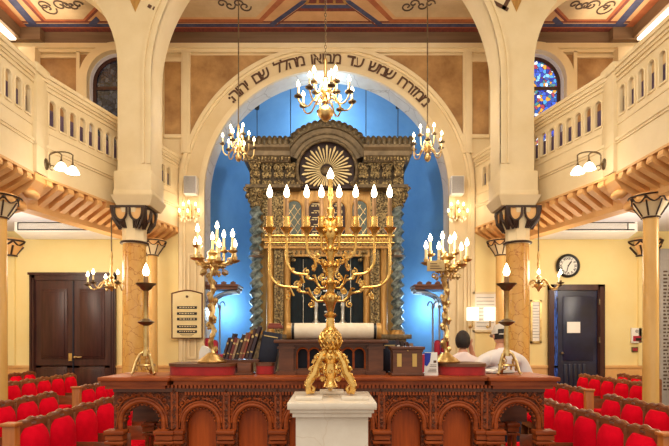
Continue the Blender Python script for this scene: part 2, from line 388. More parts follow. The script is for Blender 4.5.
mb=MB().bb(-8,8,BW+.55,BW+.6,4.8,8.3) if False else None
# Hebrew verse painted round the arch
verse=[list('ממזרח'),list('שמש'),list('עד'),list('מבואו'),list('מהלל'),list('שם'),list('יהוה')+[':']]
SZ=.34; gap=.045; items=[]
for wd in verse:
    for ch in wd: items.append((ch,glyph_w(ch,SZ)))
    items.append((None,.13))
tot=sum(w for _,w in items)+gap*len(items)
a0,a1=R(41.5),R(139); rad=2.745; k=(a1-a0)*(rad+.1)/tot
mb=MB(); a=a0
for ch,w in items:
    da=(w+gap)*k/(rad+.1)
    if ch:
        am=a+da/2
        mt=Matrix.Translation((AX+rad*math.cos(am),BW-.012,ACZ+rad*math.sin(am)))@Matrix.Rotation(-(am-PI/2),4,'Y')
        put_glyph(mb,ch,SZ,mt)
    a+=da
tag(mb.build('painted_inscription','ink',smooth=False),'brown Hebrew verse lettered around the cream face of the apse arch','lettering')
# apse: half drum and half dome
mb=MB(); n=40; rr=2.75
prof=[(rr,0),(rr,1.5),(rr,3),(rr,ACZ)]+[(rr*math.cos(t),ACZ+rr*math.sin(t)) for t in [PI/2*i/14 for i in range(1,14)]]+[(0,ACZ+rr)]
mb.lathe(prof,(AX,BW+.5,0),n,a0=0,a1=PI)
struct(mb.build('wall_apse','blue'))
# side walls
for s,nm in((-1,'left'),(1,'right')):
    mb=MB().bb(AX+s*6.62,AX+s*6.8,4.5,BW,3.95,CZ+.3); struct(mb.build('wall_gallery_'+nm,'cream'))
    mb=MB().bb(AX+s*7.95,AX+s*8.15,1.0,BW,0,3.95); struct(mb.build('wall_'+nm,'yellow'))
    mb=MB().bb(AX+s*6.40,AX+s*6.52,5.0,BW-.3,7.74,7.78); struct(mb.build('trim_%d'%(8 if s<0 else 9),'cove'))
# painted ceiling of the far bay
def cu(x,y): d=(CZ-EYE)*F/(VY-y); return (px(x,d),d)
mb=MB().bb(-6.8,6.8,8.6,BW+.1,CZ,CZ+.12,mi=0)
SL=['tan2','tan','rust','oxblood','cblue','arkgold','scroll']; lev=[0]
def paint(poly,mi,l):
    for f in(lambda x:x,lambda x:652-x):
        vs=[mb.bm.verts.new((*cu(f(x),y),CZ-.0015*l)) for x,y in poly]; mb._f(vs,mi)
def strip(y0,y1,mi,l):
    (X0,d0),(X1,d1)=cu(326,y0),cu(326,y1)
    mb._f([mb.bm.verts.new(v) for v in((-6.6,d0,CZ-.0015*l),(6.6,d0,CZ-.0015*l),(6.6,d1,CZ-.0015*l),(-6.6,d1,CZ-.0015*l))],mi)
for y0,y1,mi in((21,22.8,3),(22.8,23.6,0),(23.6,27,4),(27,28,2),(28,32,3)): strip(y0,y1,mi,1)
paint([(262,22),(287,-2),(140,-2),(140,8),(154,22)],2,2); paint([(259,19),(279,-2),(144,-2),(144,8),(157,19)],0,3); paint([(256,17),(274,-2),(148,-2),(148,8),(160,17)],1,4)
paint([(266,26),(273,26),(309,0),(302,0)],4,3); paint([(274,26),(276,26),(312,0),(310,0)],3,3)
paint([(326,4.6),(326,8),(300,8),(304,4.6)],4,4); paint([(326,8),(326,11),(296,11),(300,8)],3,4)
paint([(326,-1),(326,3.6),(304,3.6),(308,-1)],5,4); paint([(316.5,-1),(316.5,2.8),(308,2.8),(310,-1)],3,5); paint([(326,-1),(326,2.8),(319,2.8),(319,-1)],3,5)
paint([(20,-2),(43,22.5),(86,22.5),(103,6),(107,-2)],3,2); paint([(24,-2),(44.5,21),(84.5,21),(100,5),(103,-2)],2,3); paint([(28,-2),(46,19),(83,19),(97,4),(99,-2)],1,4)
paint([(6,-2),(15,-2),(38,25),(30,25)],4,3); paint([(-12,-2),(0,-2),(28,28),(20,28)],2,3); paint([(88,24),(96,16),(100,20),(94,27)],4,4)
random.seed(3)
def curl(cx,cy,r,tn,fl):
    for f in(lambda x:x,lambda x:652-x):
        pts=[]
        for i in range(17):
            t=i/16; a=fl*tn*2*PI*t; q=r*(1-.8*t)
            X0,d0=cu(f(cx),cy); pts.append((X0+q*math.cos(a),d0+q*1.2*math.sin(a),CZ-.008))
        mb.tube(pts,.018,4,mi=6)
for c in((48,8,.16,1.2,1),(44,5,.12,1.1,-1),(60,5,.14,1.2,-1),(66,4,.1,1,1),(72,5,.1,1,1),(78,4,.1,1,-1),(245,6,.12,1.2,1),(238,3,.1,1,-1),(230,5,.1,1,1),(222,3,.1,1,-1)): curl(*c)
struct(mb.build('ceiling',SL,smooth=False))
mb=MB().bb(-8.2,8.2,-1.5,8.5,9.7,9.8); struct(mb.build('ceiling_nave','cream'))
# arcade wall carried on the two piers
ZS=6.02
W0=3.52; W1=2.955
def half(s): return [(AX+s*W0,3.97)]
ol=[(-8,3.97),(AX-7.02,3.97),(AX-7.02,6.2)]+[( AX-5.27+1.75*math.cos(t),6.2+1.75*math.sin(t)) for t in [PI-PI*i/28 for i in range(29)]]+\
   [(AX-W0,3.97),(AX-W1,3.97)]+arc(AX,ZS,W1,PI,0,64)+[(AX+W1,3.97),(AX+W0,3.97)]+\
   [( AX+5.27+1.75*math.cos(t),6.2+1.75*math.sin(t)) for t in [PI-PI*i/28 for i in range(29)]]+[(AX+7.02,3.97),(8,3.97),(8,9.75),(-8,9.75)]
mb=MB().plate(ol,[],8.45,9.0)
for r0,r1,t in((2.955,3.02,.02),(3.06,3.10,.03)):
    mb.ringband(AX,ZS,r0,r1,0,PI,8.45-t,8.5,64)
    for s in(-1,1): mb.bb(AX+s*r0,AX+s*r1,8.45-t,8.5,4.55,ZS)
for s in(-1,1):
    mb.bb(AX+s*2.93,AX+s*3.57,8.40,9.03,4.0,4.42,bev=.02)
    mb.bb(AX+s*2.92,AX+s*3.58,8.39,9.04,4.0,4.10,bev=.03)
    c=Vector((AX+s*3.25,8.715,0)); 
    mb.lathe([(.40,3.84),(.50,4.0)],c,4,m=Matrix.Rotation(PI/4,4,'Z'))
struct(mb.build('wall_arcade',['cream2'],smooth=True))
for s,nm in((-1,10),(1,11)):     # rust diamonds and painted marks on the pier heads
    mb=MB().prism([(AX+s*3.22,7.11),(AX+s*3.22+.15,7.45),(AX+s*3.22,7.8),(AX+s*3.22-.15,7.45)],8.44,8.452); struct(mb.build('trim_%d'%nm,'arkgold'))
if True:
    mb=MB()
    for (x,y) in((149.5,6.2),(154.5,8.6)): mb.box((px(x,8.44),8.445,pz(y,8.44)),(.055,.02,.055),ry=R(30))
    tag(mb.build('painted_mark','ink',smooth=False),'two small brown painted dots at the top of the cream pier, double-door side','lettering'); mb=MB()
    mt=Matrix.Translation((px(500,8.44),8.44,pz(7,8.44)))@Matrix.Rotation(R(28),4,'Y'); put_glyph(mb,'ב',.55,mt)
tag(mb.build('painted_mark','ink',smooth=False),'corner of a brown painted letter at the top of the cream pier, clock side','lettering')
# ---------------------------------------------------------------- galleries
def gallery(s,side):
    g=thing('gallery_balcony','cream arcaded gallery balcony on peach brackets above the %s'%('double door' if s<0 else 'round clock'),'balcony',(0,0,0))
    P=[Vector((AX+s*4.17,4.6,0)),Vector((AX+s*4.12,7.19,0)),Vector((AX+s*3.14,BW-.01,0))]
    par=MB(); lin_=MB(); rail=MB(); beam=MB()
    for k in(0,1):
        A,B=P[k],P[k+1]; u=(B-A).normalized(); n=Vector((u.y,-u.x,0)); n=n if n.x*s>0 else -n; L=(B-A).length
        def fn(a,b,t,A=A,u=u,n=n): return A+u*a+n*t+Vector((0,0,b))
        if k==0: cs=[L-.26-.205*i for i in range(9)]
        else: cs=[.24+.196*i for i in range(16) if .24+.196*i<L-.12]
        hs=[[(c-.056,4.73),(c+.056,4.73)]+arc(c,5.045,.056,0,PI,8) for c in cs]
        par.plate([(0,3.94),(L,3.94),(L,5.36),(0,5.36)],hs,0,.035,fn)
        def bx(m,a0,a1,t0,t1,z0,z1):
            vs=[m.bm.verts.new(fn(a,z,t)) for a in(a0,a1) for t in(t0,t1) for z in(z0,z1)]
            for q in((0,1,3,2),(4,6,7,5),(0,4,5,1),(2,3,7,6),(0,2,6,4),(1,5,7,3)): m._f([vs[i] for i in q])
        for c in cs:
            o=[fn(a,b,-.006) for a,b in [(c-.07,4.72)]+arc(c,5.045,.07,PI,0,8)+[(c+.07,4.72)]]
            par.tube(o,.012,5); bx(par,c-.07,c+.07,-.02,0,4.70,4.725)
        bx(par,0,L,-.035,0,4.375,4.42); bx(par,0,L,-.018,0,4.34,4.375); bx(par,0,L,-.012,0,4.60,4.62); bx(par,0,L,-.02,0,5.21,5.24)
        bx(rail,0,L,-.06,.17,5.38,5.44); bx(rail,0,L,-.04,.15,5.32,5.38); bx(rail,0,L,-.02,.02,5.28,5.32)
        bx(lin_,.02,L-.02,.10,.13,4.5,5.02)
        bx(beam,0,L,.36,.60,3.52,3.93); bx(beam,0,L,-.02,.36,3.905,3.94)
        na=int(L/.205)
        for i in range(na):
            a=.10+i*.205+(.08 if k else 0)
            if a>L-.04: continue
            if k==0 and a<.7: continue
            c=MB(); pr=[(-.01,3.905),(-.02,3.86),(-.005,3.815),(.03,3.795),(.35,3.615),(.37,3.59),(.37,3.905)]
            vv=[[c.bm.verts.new(fn(a+q,z,t)) for t,z in pr] for q in(-.052,.052)]
            c._f(vv[0]); c._f(vv[1][::-1])
            for j in range(len(pr)): j2=(j+1)%len(pr); c._f([vv[0][j],vv[1][j],vv[1][j2],vv[0][j2]])
            c.tube([fn(a-.056,3.845,.012),fn(a+.056,3.845,.012)],.038,8)
            c.build('corbel','peach',g)
    c=P[1]
    po=MB().bb(c.x-s*.05,c.x+s*.16,c.y-.13,c.y+.15,3.95,5.40,bev=.012).bb(c.x-s*.075,c.x+s*.19,c.y-.16,c.y+.18,5.36,5.50,bev=.02).bb(c.x-s*.06,c.x+s*.17,c.y-.15,c.y+.16,4.34,4.66,bev=.015)
    par.build('parapet','cream2',g); rail.build('top_rail','cream2',g); po.build('post','cream2',g); lin_.build('lining','mauve',g); beam.build('beam','peachd',g)
    br=MB(); pr=[(-.03,3.94),(-.03,3.84),(.08,3.70),(.22,3.62),(.34,3.46),(.5,3.42),(.5,3.94)]
    br.prism([(c.x+s*t,z) for t,z in pr],c.y-.13,c.y+.17)
    br.ball((c.x+s*.1,c.y,3.66),(.09,.15,.07),2); br.ball((c.x+s*.26,c.y,3.5),(.07,.12,.08),2)
    br.build('bracket','peach',g)
    # the gallery floor slab, white beneath
    f=MB(); pts=[(AX+s*4.55,2.5),(AX+s*4.55,7.25),(AX+s*3.55,BW),(AX+s*7.97,BW),(AX+s*7.97,2.5)]
    f.prism(pts,3.86,3.94,'xy'); struct(f.build('ceiling_gallery_%s'%('left' if s<0 else 'right'),'white'))
    return g
for s,side in SIDES: gallery(s,side)
# ---------------------------------------------------------------- columns
def thin_column(w,d,s,label):
    t=thing('gallery_column',label,'column',(AX+s*w,d,0),0,'thin columns under the galleries')
    MB().lathe([(.105,.22),(.10,1.5),(.095,3.27)],n=20).build('shaft','thincol',t)
    MB().lathe([(.17,0),(.17,.12),(.14,.15),(.15,.2),(.11,.24)],n=20).build('base','peach',t)
    MB().lathe([(.10,3.27),(.115,3.30),(.22,3.46),(.25,3.50)],n=12).build('capital','cream2',t)
    c=MB().lathe([(.24,3.47),(.265,3.50),(.27,3.56),(.25,3.6)],n=8,m=Matrix.Rotation(PI/8,4,'Z')); c.build('abacus','peach',t)
    r=MB()
    for i in range(8):
        a=2*PI*i/8; q=lambda rr,z,da=0:(rr*math.cos(a+da),rr*math.sin(a+da),z)
        r.tube([q(.118,3.30),q(.2,3.42),q(.245,3.49)],.012,5)
        r.tube([q(.262,3.54,j*2*PI/8/8) if j in(0,8) else q(.262-.03*math.sin(PI*j/8),3.54-.07*math.sin(PI*j/8),j*2*PI/8/8) for j in range(9)],.012,5)
        r.ball(q(.262,3.53),.026,1)
    for z,rr in((3.28,.112),(3.565,.272)): r.tube([(rr*math.cos(2*PI*k/24),rr*math.sin(2*PI*k/24),z) for k in range(24)],.012,5,closed=True)
    r.build('painted_ribs','brownpaint',t)
    return t
thin_column(4.56,7.0,-1,'thin pale column under the gallery bend, double-door side')
thin_column(4.56,7.0,1,'thin pale column under the gallery bend, clock side')
thin_column(3.55,10.2,-1,'thin pale column behind the marble pier, double-door side')
thin_column(3.55,10.2,1,'thin pale column behind the marble pier, clock side')
for s,side in SIDES:
    t=thing('pier_column','veined orange marble pier column with brown painted capital, %s'%side,'column',(AX+s*3.33,8.70,0),0,'marble pier columns')
    MB().lathe([(.205,.3),(.2,1.5),(.192,3.24)],n=28).build('shaft','colmarble',t)
    MB().lathe([(.32,0),(.32,.16),(.27,.2),(.28,.27),(.21,.32)],n=24).build('base','peach',t)
    cp=MB().lathe([(.205,3.22),(.22,3.25),(.2,3.28),(.20,3.45),(.28,3.70),(.31,3.80)],n=8,m=Matrix.Rotation(PI/8,4,'Z')); cp.build('capital','cream2',t)
    ab=MB().bb(-.30,.30,-.30,.30,3.80,3.835); ab.build('abacus','brownpaint',t)
    pe=MB(); bk=MB()
    for k in range(4):
        m=Matrix.Rotation(PI/2*k,4,'Z')@Matrix.Diagonal((.84,.84,1,1))
        for q in(-1,1):
            U=[m@Vector((q*.155+.125*math.cos(a),-.335+.03*(1-abs(math.cos(a))),3.74+.15*math.sin(a))) for a in [-PI*i/12 for i in range(13)]]
            U=[m@Vector((q*.155+.125,-.335,3.80))]+U+[m@Vector((q*.155-.125,-.335,3.80))]
            bk.tube(U,.021,6)
            V=[pe.bm.verts.new(m@Vector((q*.155+.12*math.cos(a),-.318+.03*(1-abs(math.cos(a))),3.74+.145*math.sin(a)))) for a in [-PI*i/12 for i in range(13)]]
            V+=[pe.bm.verts.new(m@Vector((q*.155-.12,-.318,3.80))),pe.bm.verts.new(m@Vector((q*.155+.12,-.318,3.80)))]
            pe._f(V)
            bk.tube([m@Vector((q*.33,-.33,3.80)),m@Vector((q*.29,-.30,3.62)),m@Vector((q*.17,-.235,3.46))],[.034,.038,.018],6)
            for j in range(3): bk.tube([m@Vector((q*(.155+.05*(j-1)),-.31,3.60)),m@Vector((q*(.10+.03*(j-1)),-.24,3.47))],[.024,.01],5)
        bk.prism([(0,0)],0,0) if False else None
    for z,rr in((3.245,.222),): bk.tube([(rr*math.cos(2*PI*k/24),rr*math.sin(2*PI*k/24),z) for k in range(24)],.02,6,closed=True)
    pe.build('capital_lobe','peach',t); bk.build('painted_ribs','brownpaint',t)
# engaged half columns on the far wall
for s,side in SIDES:
    t=thing('wall_pilaster','slim yellow wall pilaster with brown painted capital, far wall on the %s'%side,'pilaster',(AX+s*6.72,BW-.02,0),0,'far wall pilasters')
    MB().bb(-.15,.15,-.06,0,1.02,3.30).build('shaft','yellow',t)
    c=MB().lathe([(.14,3.32),(.17,3.36),(.30,3.52),(.32,3.68)],n=8,m=Matrix.Rotation(PI/8,4,'Z'),a0=PI,a1=2*PI); c.build('capital','peach',t)
    r=MB()
    for i in range(5):
        a=PI+PI*i/4
        r.tube([(.16*math.cos(a),.16*math.sin(a),3.36),(.31*math.cos(a),.31*math.sin(a),3.52)],.022,5)
        if i<4: r.tube([((.33-.04*math.sin(PI*j/6))*math.cos(a+PI/4*j/6),(.33-.04*math.sin(PI*j/6))*math.sin(a+PI/4*j/6),3.62-.08*math.sin(PI*j/6)) for j in range(7)],.02,5)
    for z,rr in((3.33,.17),(3.63,.335)): r.tube([(rr*math.cos(PI+PI*k/14),rr*math.sin(PI+PI*k/14),z) for k in range(15)],.02,5)
    r.build('painted_ribs','brownpaint',t)
# ---------------------------------------------------------------- doors
xl,xr=px(32,BW),px(117,BW); top=pz(275,BW)
d=MB().bb(xl,xl+.11,BW-.10,BW,0,top).bb(xr-.11,xr,BW-.10,BW,0,top).bb(xl,xr,BW-.10,BW,top-.12,top).bb(xl-.02,xr+.02,BW-.13,BW,top-.01,top+.04)
for q in(.03,.08): d.bb(xl+q,xl+q+.02,BW-.12,BW,0,top-q).bb(xr-q-.02,xr-q,BW-.12,BW,0,top-q)
o=struct(d.build('door_1','doorwood'))
mid=px(75,BW)
for a,b,nm in((xl+.11,mid-.01,0),(mid+.01,xr-.11,1)):
    l=MB().bb(a,b,BW-.06,BW-.02,.02,top-.12); 
    for z0,z1 in((1.16,top-.30),(.25,1.0)):
        l.bb(a+.12,b-.12,BW-.075,BW-.05,z0,z1,bev=.01); l.bb(a+.17,b-.17,BW-.09,BW-.05,z0+.05,z1-.05,bev=.012)
    L=l.build('door_leaf','doorwood',o)
h=MB().ball((mid+.06,BW-.12,pz(357,BW)),.035,2).tube([(mid+.06,BW-.12,pz(357,BW)),(mid+.2,BW-.12,pz(357,BW))],.014,8).bb(mid-.1,mid-.03,BW-.075,BW-.055,pz(357,BW)-.08,pz(357,BW)+.08)
h.build('door_handle','brass',o)
MB().bb(mid-.012,mid+.012,BW-.08,BW-.03,.02,top-.14).build('meeting_strip','navy',o)
xl,xr=px(547,BW),px(602,BW); top=pz(285,BW)
d=MB().bb(xl,xl+.10,BW-.12,BW,0,top).bb(xr-.14,xr,BW-.12,BW,0,top).bb(xl,xr,BW-.12,BW,top-.12,top)
d.bb(xr-.12,xr-.03,BW-.15,BW,0,top-.05)
o=struct(d.build('door_2','doorwood'))
l=MB().bb(xl+.2,xr-.14,BW-.07,BW-.02,.02,top-.12)
for z0,z1 in((1.12,top-.25),):
    l.bb(xl+.3,xr-.22,BW-.085,BW-.05,z0,z1,bev=.01)
for k in range(5): l.bb(xl+.32+k*.1,xl+.385+k*.1,BW-.09,BW-.05,.45,1.05,bev=.01)
l.build('door_leaf','doorglass',o)
MB().bb(xl+.1,xl+.2,BW-.06,BW-.03,.02,top-.12).build('painted_reflection_strip',mat('painted_blue_reflection',rgb(60,110,220),.15,0,rgb(10,14,50),4,(.45,.55),stretch=(20,1,1.2)),o)  # blue light reflected at the door edge, painted as a coloured strip
for z in(.6,1.5,2.3): MB().tube([(xr-.13,BW-.14,z),(xr-.13,BW-.14,z+.12)],.018,8).build('hinge','bronze',o)
pp=MB().bb(px(565,BW),px(578,BW),BW-.095,BW-.09,pz(333,BW),pz(322,BW))
tag(pp.build('paper_notice','paper'),'white sheet of paper stuck on the dark door','notice')
h=MB().ball((xl+.27,BW-.12,1.28),.03,2).tube([(xl+.27,BW-.12,1.28),(xl+.27,BW-.06,1.28)],.012,8); h.build('door_handle','bronze',o)
# ================================================================ THE ARK
AD=11.2
def U(x): return (x-327)/F*AD
def V(y): return pz(y,AD)
ark=thing('torah_ark','tall carved gilt ark with sunburst arch and twisted grey columns in the blue apse','ark',(AX,AD,0))
MB().bb(U(243),U(411),-.12,1.0,0,1.0,bev=.02).bb(U(248),U(406),-.06,.95,1.0,1.62).bb(U(243),U(411),-.14,1.0,1.58,1.68,bev=.015).bb(-1.1,1.1,-.45,-.1,0,.35).build('plinth','arkstone',ark)
MB().bb(U(266),U(388),.18,.95,1.6,V(188)).bb(U(250),U(404),.45,.95,1.6,V(188)).build('body','arkgold',ark)
# twisted columns
for cx in(256,398):
    m=MB(); z0,z1=1.72,V(207); N=280; nn=24; rings=[]
    for i in range(N+1):
        z=z0+(z1-z0)*i/N; ph=2*PI*z/.40
        for_r=[]
        for k in range(nn):
            a=2*PI*k/nn; r=.112+.034*math.cos(2*(a-ph))+.008*math.cos(6*(a-ph))
            for_r.append(m.bm.verts.new((U(cx)+r*math.cos(a),.06+r*math.sin(a),z)))
        rings.append(for_r)
    for A,B in zip(rings,rings[1:]):
        for k in range(nn): m._f([A[k],A[(k+1)%nn],B[(k+1)%nn],B[k]])
    m.build('twisted_column','twist',ark)
    m=MB().lathe([(.17,V(258)),(.19,V(256)),(.12,V(254)),(.15,V(252)),(.09,V(248)),(.02,V(246))],(U(cx),.04,0),12); m.build('column_ring','silver',ark)
    m=MB().lathe([(.17,1.66),(.17,1.72),(.13,1.78)],(U(cx),.06,0),16); m.build('column_base','arkgold',ark)
    m=MB().lathe([(.11,V(208)),(.15,V(206)),(.13,V(203)),(.15,V(198)),(.24,V(190)),(.25,V(188))],(U(cx),.06,0),16)
    for t in range(2):
        for k in range(9):
            a=2*PI*k/9+t*.35; rr=.15+.06*t; m.ball((U(cx)+rr*math.cos(a),.06+rr*math.sin(a),V(200)+.10*t),(.045,.045,.07),1)
    for q in(-1,1): m.tube(spiral((U(cx)+q*.2,-.14,V(191)),.06,.01,0,1.3,14),.02,5)
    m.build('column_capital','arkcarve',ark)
# pilasters flanking the doors
for s in(-1,1):
    for c,r in((269.5,.085),(287,.075)):
        x=U(c)*(-s); m=MB().lathe([(r*1.5,1.66),(r*1.5,1.74),(r,1.8),(r*.95,V(250)),(r*1.4,V(246))],(x,.13,0),14); m.build('half_column','arkgold',ark)
    a,b=U(274)*(-s),U(283)*(-s); m=MB().bb(a,b,.08,.2,1.66,V(247))
    xm=(a+b)/2
    for k in range(17): m.ball((xm,.075,1.8+k*.117),(.05,.03,.045),1); 
    for k in range(16): m.tube(spiral((xm,.07,1.86+k*.117),.05,.012,k,1.1,8),.012,4)
    m.build('carved_strip','arkcarve',ark)
    # outer carved pilaster beside upper panel
    a,b=U(262)*(-s),U(283)*(-s); m=MB().bb(a,b,.10,.22,V(238),V(190))
    for j in range(3):
        for k in range(6): m.ball((a+(b-a)*(j+.5)/3,.095,V(235)+k*.175),(.07,.03,.075),1)
    m.build('carved_panel','arkcarve',ark)
# curtain and its embroidered lampstands
m=MB(); 
pts=[(U(288)+ (U(366)-U(288))*i/60, .165+.012*math.sin(i*1.3)) for i in range(61)]
A=[m.bm.verts.new((x,y,1.66)) for x,y in pts]; B=[m.bm.verts.new((x,y,V(256))) for x,y in pts]
for i in range(60): m._f([A[i],A[i+1],B[i+1],B[i]])
cur=m.build('curtain','curtain',ark)
for x in(303,351): MB().tube([(U(x),.14,1.68),(U(x),.14,V(258))],.008,5).build('curtain_cord','silver',cur)
for x in(316,343):
    m=MB().lathe([(.09,V(324)),(.085,V(322)),(.05,V(320)),(.045,V(308)),(.06,V(305)),(.03,V(300)),(.02,V(288))],(U(x),.12,0),10)
    for r in(.05,.085,.12): m.tube([(U(x)+r*math.cos(a),.12,V(291)+r*math.sin(a)) for a in [PI+PI*i/10 for i in range(11)]],.011,5)
    m.build('embroidered_lampstand','silver',cur)
m=MB()
for k,(w,y) in enumerate(((.2,272),(.24,278),(.22,284),(.26,291),(.3,298),(.26,305),(.2,312))):
    m.bb(U(329)-w/2,U(329)+w/2,.135,.14,V(y),V(y)+.03)
m.build('embroidered_lines','silver',cur)
# lintel, gallery band
m=MB().bb(U(264),U(390),.02,.25,V(247),V(240)).bb(U(262),U(392),-.02,.25,V(241),V(238.5)).bb(U(264),U(390),-.02,.25,V(248.5),V(246.5)).bb(U(284),U(370),.06,.25,V(256),V(248))
m.build('lintel','arkgold',ark)
m=MB()
for k in range(31):
    x=U(266)+(U(388)-U(266))*k/30; m.tube([(x+.035*math.cos(a),.015,V(243.6)+.05*math.sin(a)) for a in [2*PI*i/10 for i in range(10)]],.013,4,closed=True)
for k in range(18):
    x=U(287)+(U(367)-U(287))*k/17; m.ball((x,.05,V(252)),(.035,.025,.05),1)
for s in(-1,1):
    for k in range(3): m.ball((U(327)+s*(U(364)+.0-.04*k),.0,V(252)-.09*k),(.06,.06,.05),1)
m.build('gallery_band','arkcarve',ark)
# upper panel with lattice windows and the tablets
m=MB().bb(U(283),U(371),.12,.22,V(239),V(189)); m.build('upper_panel','arkgold',ark)
for c in(294,360):
    w=.165; b=V(237); sp=V(207)
    fr=MB().prism([(U(c)-w,b),(U(c)+w,b)]+arc(U(c),sp,w,0,PI,14),.10,.13); f=fr.build('lattice_window','lattice',ark)
    l=MB()
    for q in(-1,1):
        for k in range(-3,4):
            pts=[]
            for i in range(13):
                t=i/12; z=b+.9*t; x=q*(-w+2*w*(((k*.5+t*1.9))));
                if abs(x)<w*.97 and z<sp+math.sqrt(max(w*w-x*x,0)): pts.append((U(c)+x,.095,z))
            if len(pts)>1: l.tube(pts,.006,4)
    l.build('lattice_bars','brass',f)
    MB().tube([(U(c)+a,.095,z) for a,z in [(-w-.02,b)]+arc(0,sp,w+.02,PI,0,14)+[(w+.02,b)]],.022,6).build('window_frame','arkgold',f)
for c in(315.5,338.5):
    w=.155; b=V(238); sp=V(208)
    t=MB().prism([(U(c)-w,b),(U(c)+w,b)]+arc(U(c),sp,w,0,PI,14),.09,.13).build('law_tablet','arkdark',ark)
    l=MB()
    for k in range(5):
        z=V(233)+k*.155; l.bb(U(c)-.09,U(c)-.03,.082,.088,z,z+.02); l.bb(U(c)-.01,U(c)+.03,.082,.088,z,z+.02); l.bb(U(c)-.07+.03*(k%2),U(c)+.09,.082,.088,z+.045,z+.062); l.bb(U(c)+.07,U(c)+.09,.082,.088,z,z+.06)
    l.build('tablet_lettering','raygold',t)
    MB().tube([(U(c)+a,.085,z) for a,z in [(-w-.02,b)]+arc(0,sp,w+.02,PI,0,14)+[(w+.02,b)]],.02,6).build('tablet_frame','arkgold',t)
# frieze of acanthus brackets
for s in(-1,1):
    x0,x1=U(250)*-s,U(300)*-s
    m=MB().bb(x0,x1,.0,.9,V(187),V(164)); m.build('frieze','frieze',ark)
    for k,(c,yy) in enumerate(((256,-.12),(267,-.02),(279,-.02),(290.5,-.02))):
        cx=U(c)*-s; b=MB(); w=.115
        b.prism([(yy+.2,V(187)),(yy+.04,V(186)),(yy+.05,V(176)),(yy-.04,V(169)),(yy-.1,V(165)),(yy+.2,V(165))],cx-w*.75,cx+w*.75,'yz')
        for i in range(3):
            for q in(-1,0,1): b.ball((cx+q*w*.62,yy+.03-.045*i,V(183)+.17*i),(.05,.04,.085),1)
        for q in(-1,1): b.tube(spiral((cx+q*w*.7,yy-.1,V(167)),.05,.01,0,1.2,10),.018,4)
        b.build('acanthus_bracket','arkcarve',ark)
    m=MB().bb(U(247)*-s,U(301)*-s,-.2,.95,V(190),V(187)); m.build('frieze_ledge','arkstone',ark)
    # horizontal cornice
    m=MB(); pr=[(.2,V(165)),(-.22,V(165)),(-.24,V(162)),(-.30,V(160)),(-.32,V(156)),(-.40,V(153.5)),(-.40,V(151)),(.2,V(151))]
    m.prism(pr,U(246)*-s,U(291)*-s,'yz'); m.bb(U(244)*-s,U(246)*-s,-.36,.8,V(160),V(151)); m.bb(U(246)*-s,U(291)*-s,.1,.9,V(165),V(151)); m.build('cornice','arkband',ark)
    m=MB()
    for k in range(14): x=(U(248)+(U(290)-U(248))*k/13)*-s; m.bb(x-.02,x+.02,-.30,-.2,V(164.5),V(161.5))
    m.build('dentils','arkcarve',ark)
    m=MB()
    for k in range(9):
        x=(U(246)+(U(287)-U(246))*k/8)*-s; m.ball((x,-.36,V(147.8)),(.075,.06,.13),2); m.ball((x+.05,-.36,V(149.5)),(.03,.02,.05),1)
    m.build('cresting','arkcrest',ark)
# the sunburst arch
zc=V(172); q=AD/F
def RR(p): return p*q
a0=R(24)
m=MB().ringband(0,zc,RR(31),RR(43),R(21),PI-R(21),-.12,.5,40); m.build('arch_band','arkband',ark)
m=MB()
for r,t,q0 in((29.5,.04,-30),(36,.018,22),(43.5,.045,20)): m.tube([(RR(r)*math.cos(a),-.14,zc+RR(r)*math.sin(a)) for a in [R(q0)+(PI-2*R(q0))*i/48 for i in range(49)]],t,6)
m.build('arch_moulding','arkstone',ark)
m=MB()
for k in range(19):
    a=R(25)+(PI-R(50))*k/18; cx,cz=RR(46.0)*math.cos(a),zc+RR(46.0)*math.sin(a)
    m.ball((cx,-.1,cz),(.092,.09,.11),2,m=Matrix.Rotation(-(a-PI/2),4,'Y')); m.tube([(cx+.062*math.cos(b),-.175,cz+.068*math.sin(b)) for b in [2*PI*i/10 for i in range(10)]],.014,4,closed=True)
m.ringband(0,zc,RR(43),RR(44.2),R(20),PI-R(20),-.12,.4,40)
m.build('arch_cresting','arkcrest',ark)
MB().prism(arc(0,zc,RR(30.5),-R(32),PI+R(32),40),.0,.2).build('sunburst_ground','arkdark',ark)
m=MB()
zs=V(171)
for k in range(36):
    a=2*PI*k/36; r0,r1=RR(6.5),RR(25.5 if k%2 else 22.5)
    if zs+r1*math.sin(a)<V(187): r1=(V(187)-zs)/math.sin(a)
    w=.015 if k%2 else .011
    c,s_=math.cos(a),math.sin(a)
    vs=[(r0,-w*.4),(r0,w*.4),(r1*.93,w*1.5),(r1,0),(r1*.93,-w*1.5)]
    m.prism([(u*c-v*s_,zs+u*s_+v*c) for u,v in vs],-.06,.0)
m.build('sun_rays','raygold',ark)
m=MB().ball((0,-.03,zs),(RR(6.5),.05,RR(4.4)),2); m.build('sun_centre','arkstone',ark)
m=MB()
for s in(-1,1):
    for k in range(4): m.ball((s*RR(25+k*1.2),-.02,V(184)+.0),(.06,.04,.06),1)
m.build('sun_border','arkcarve',ark)
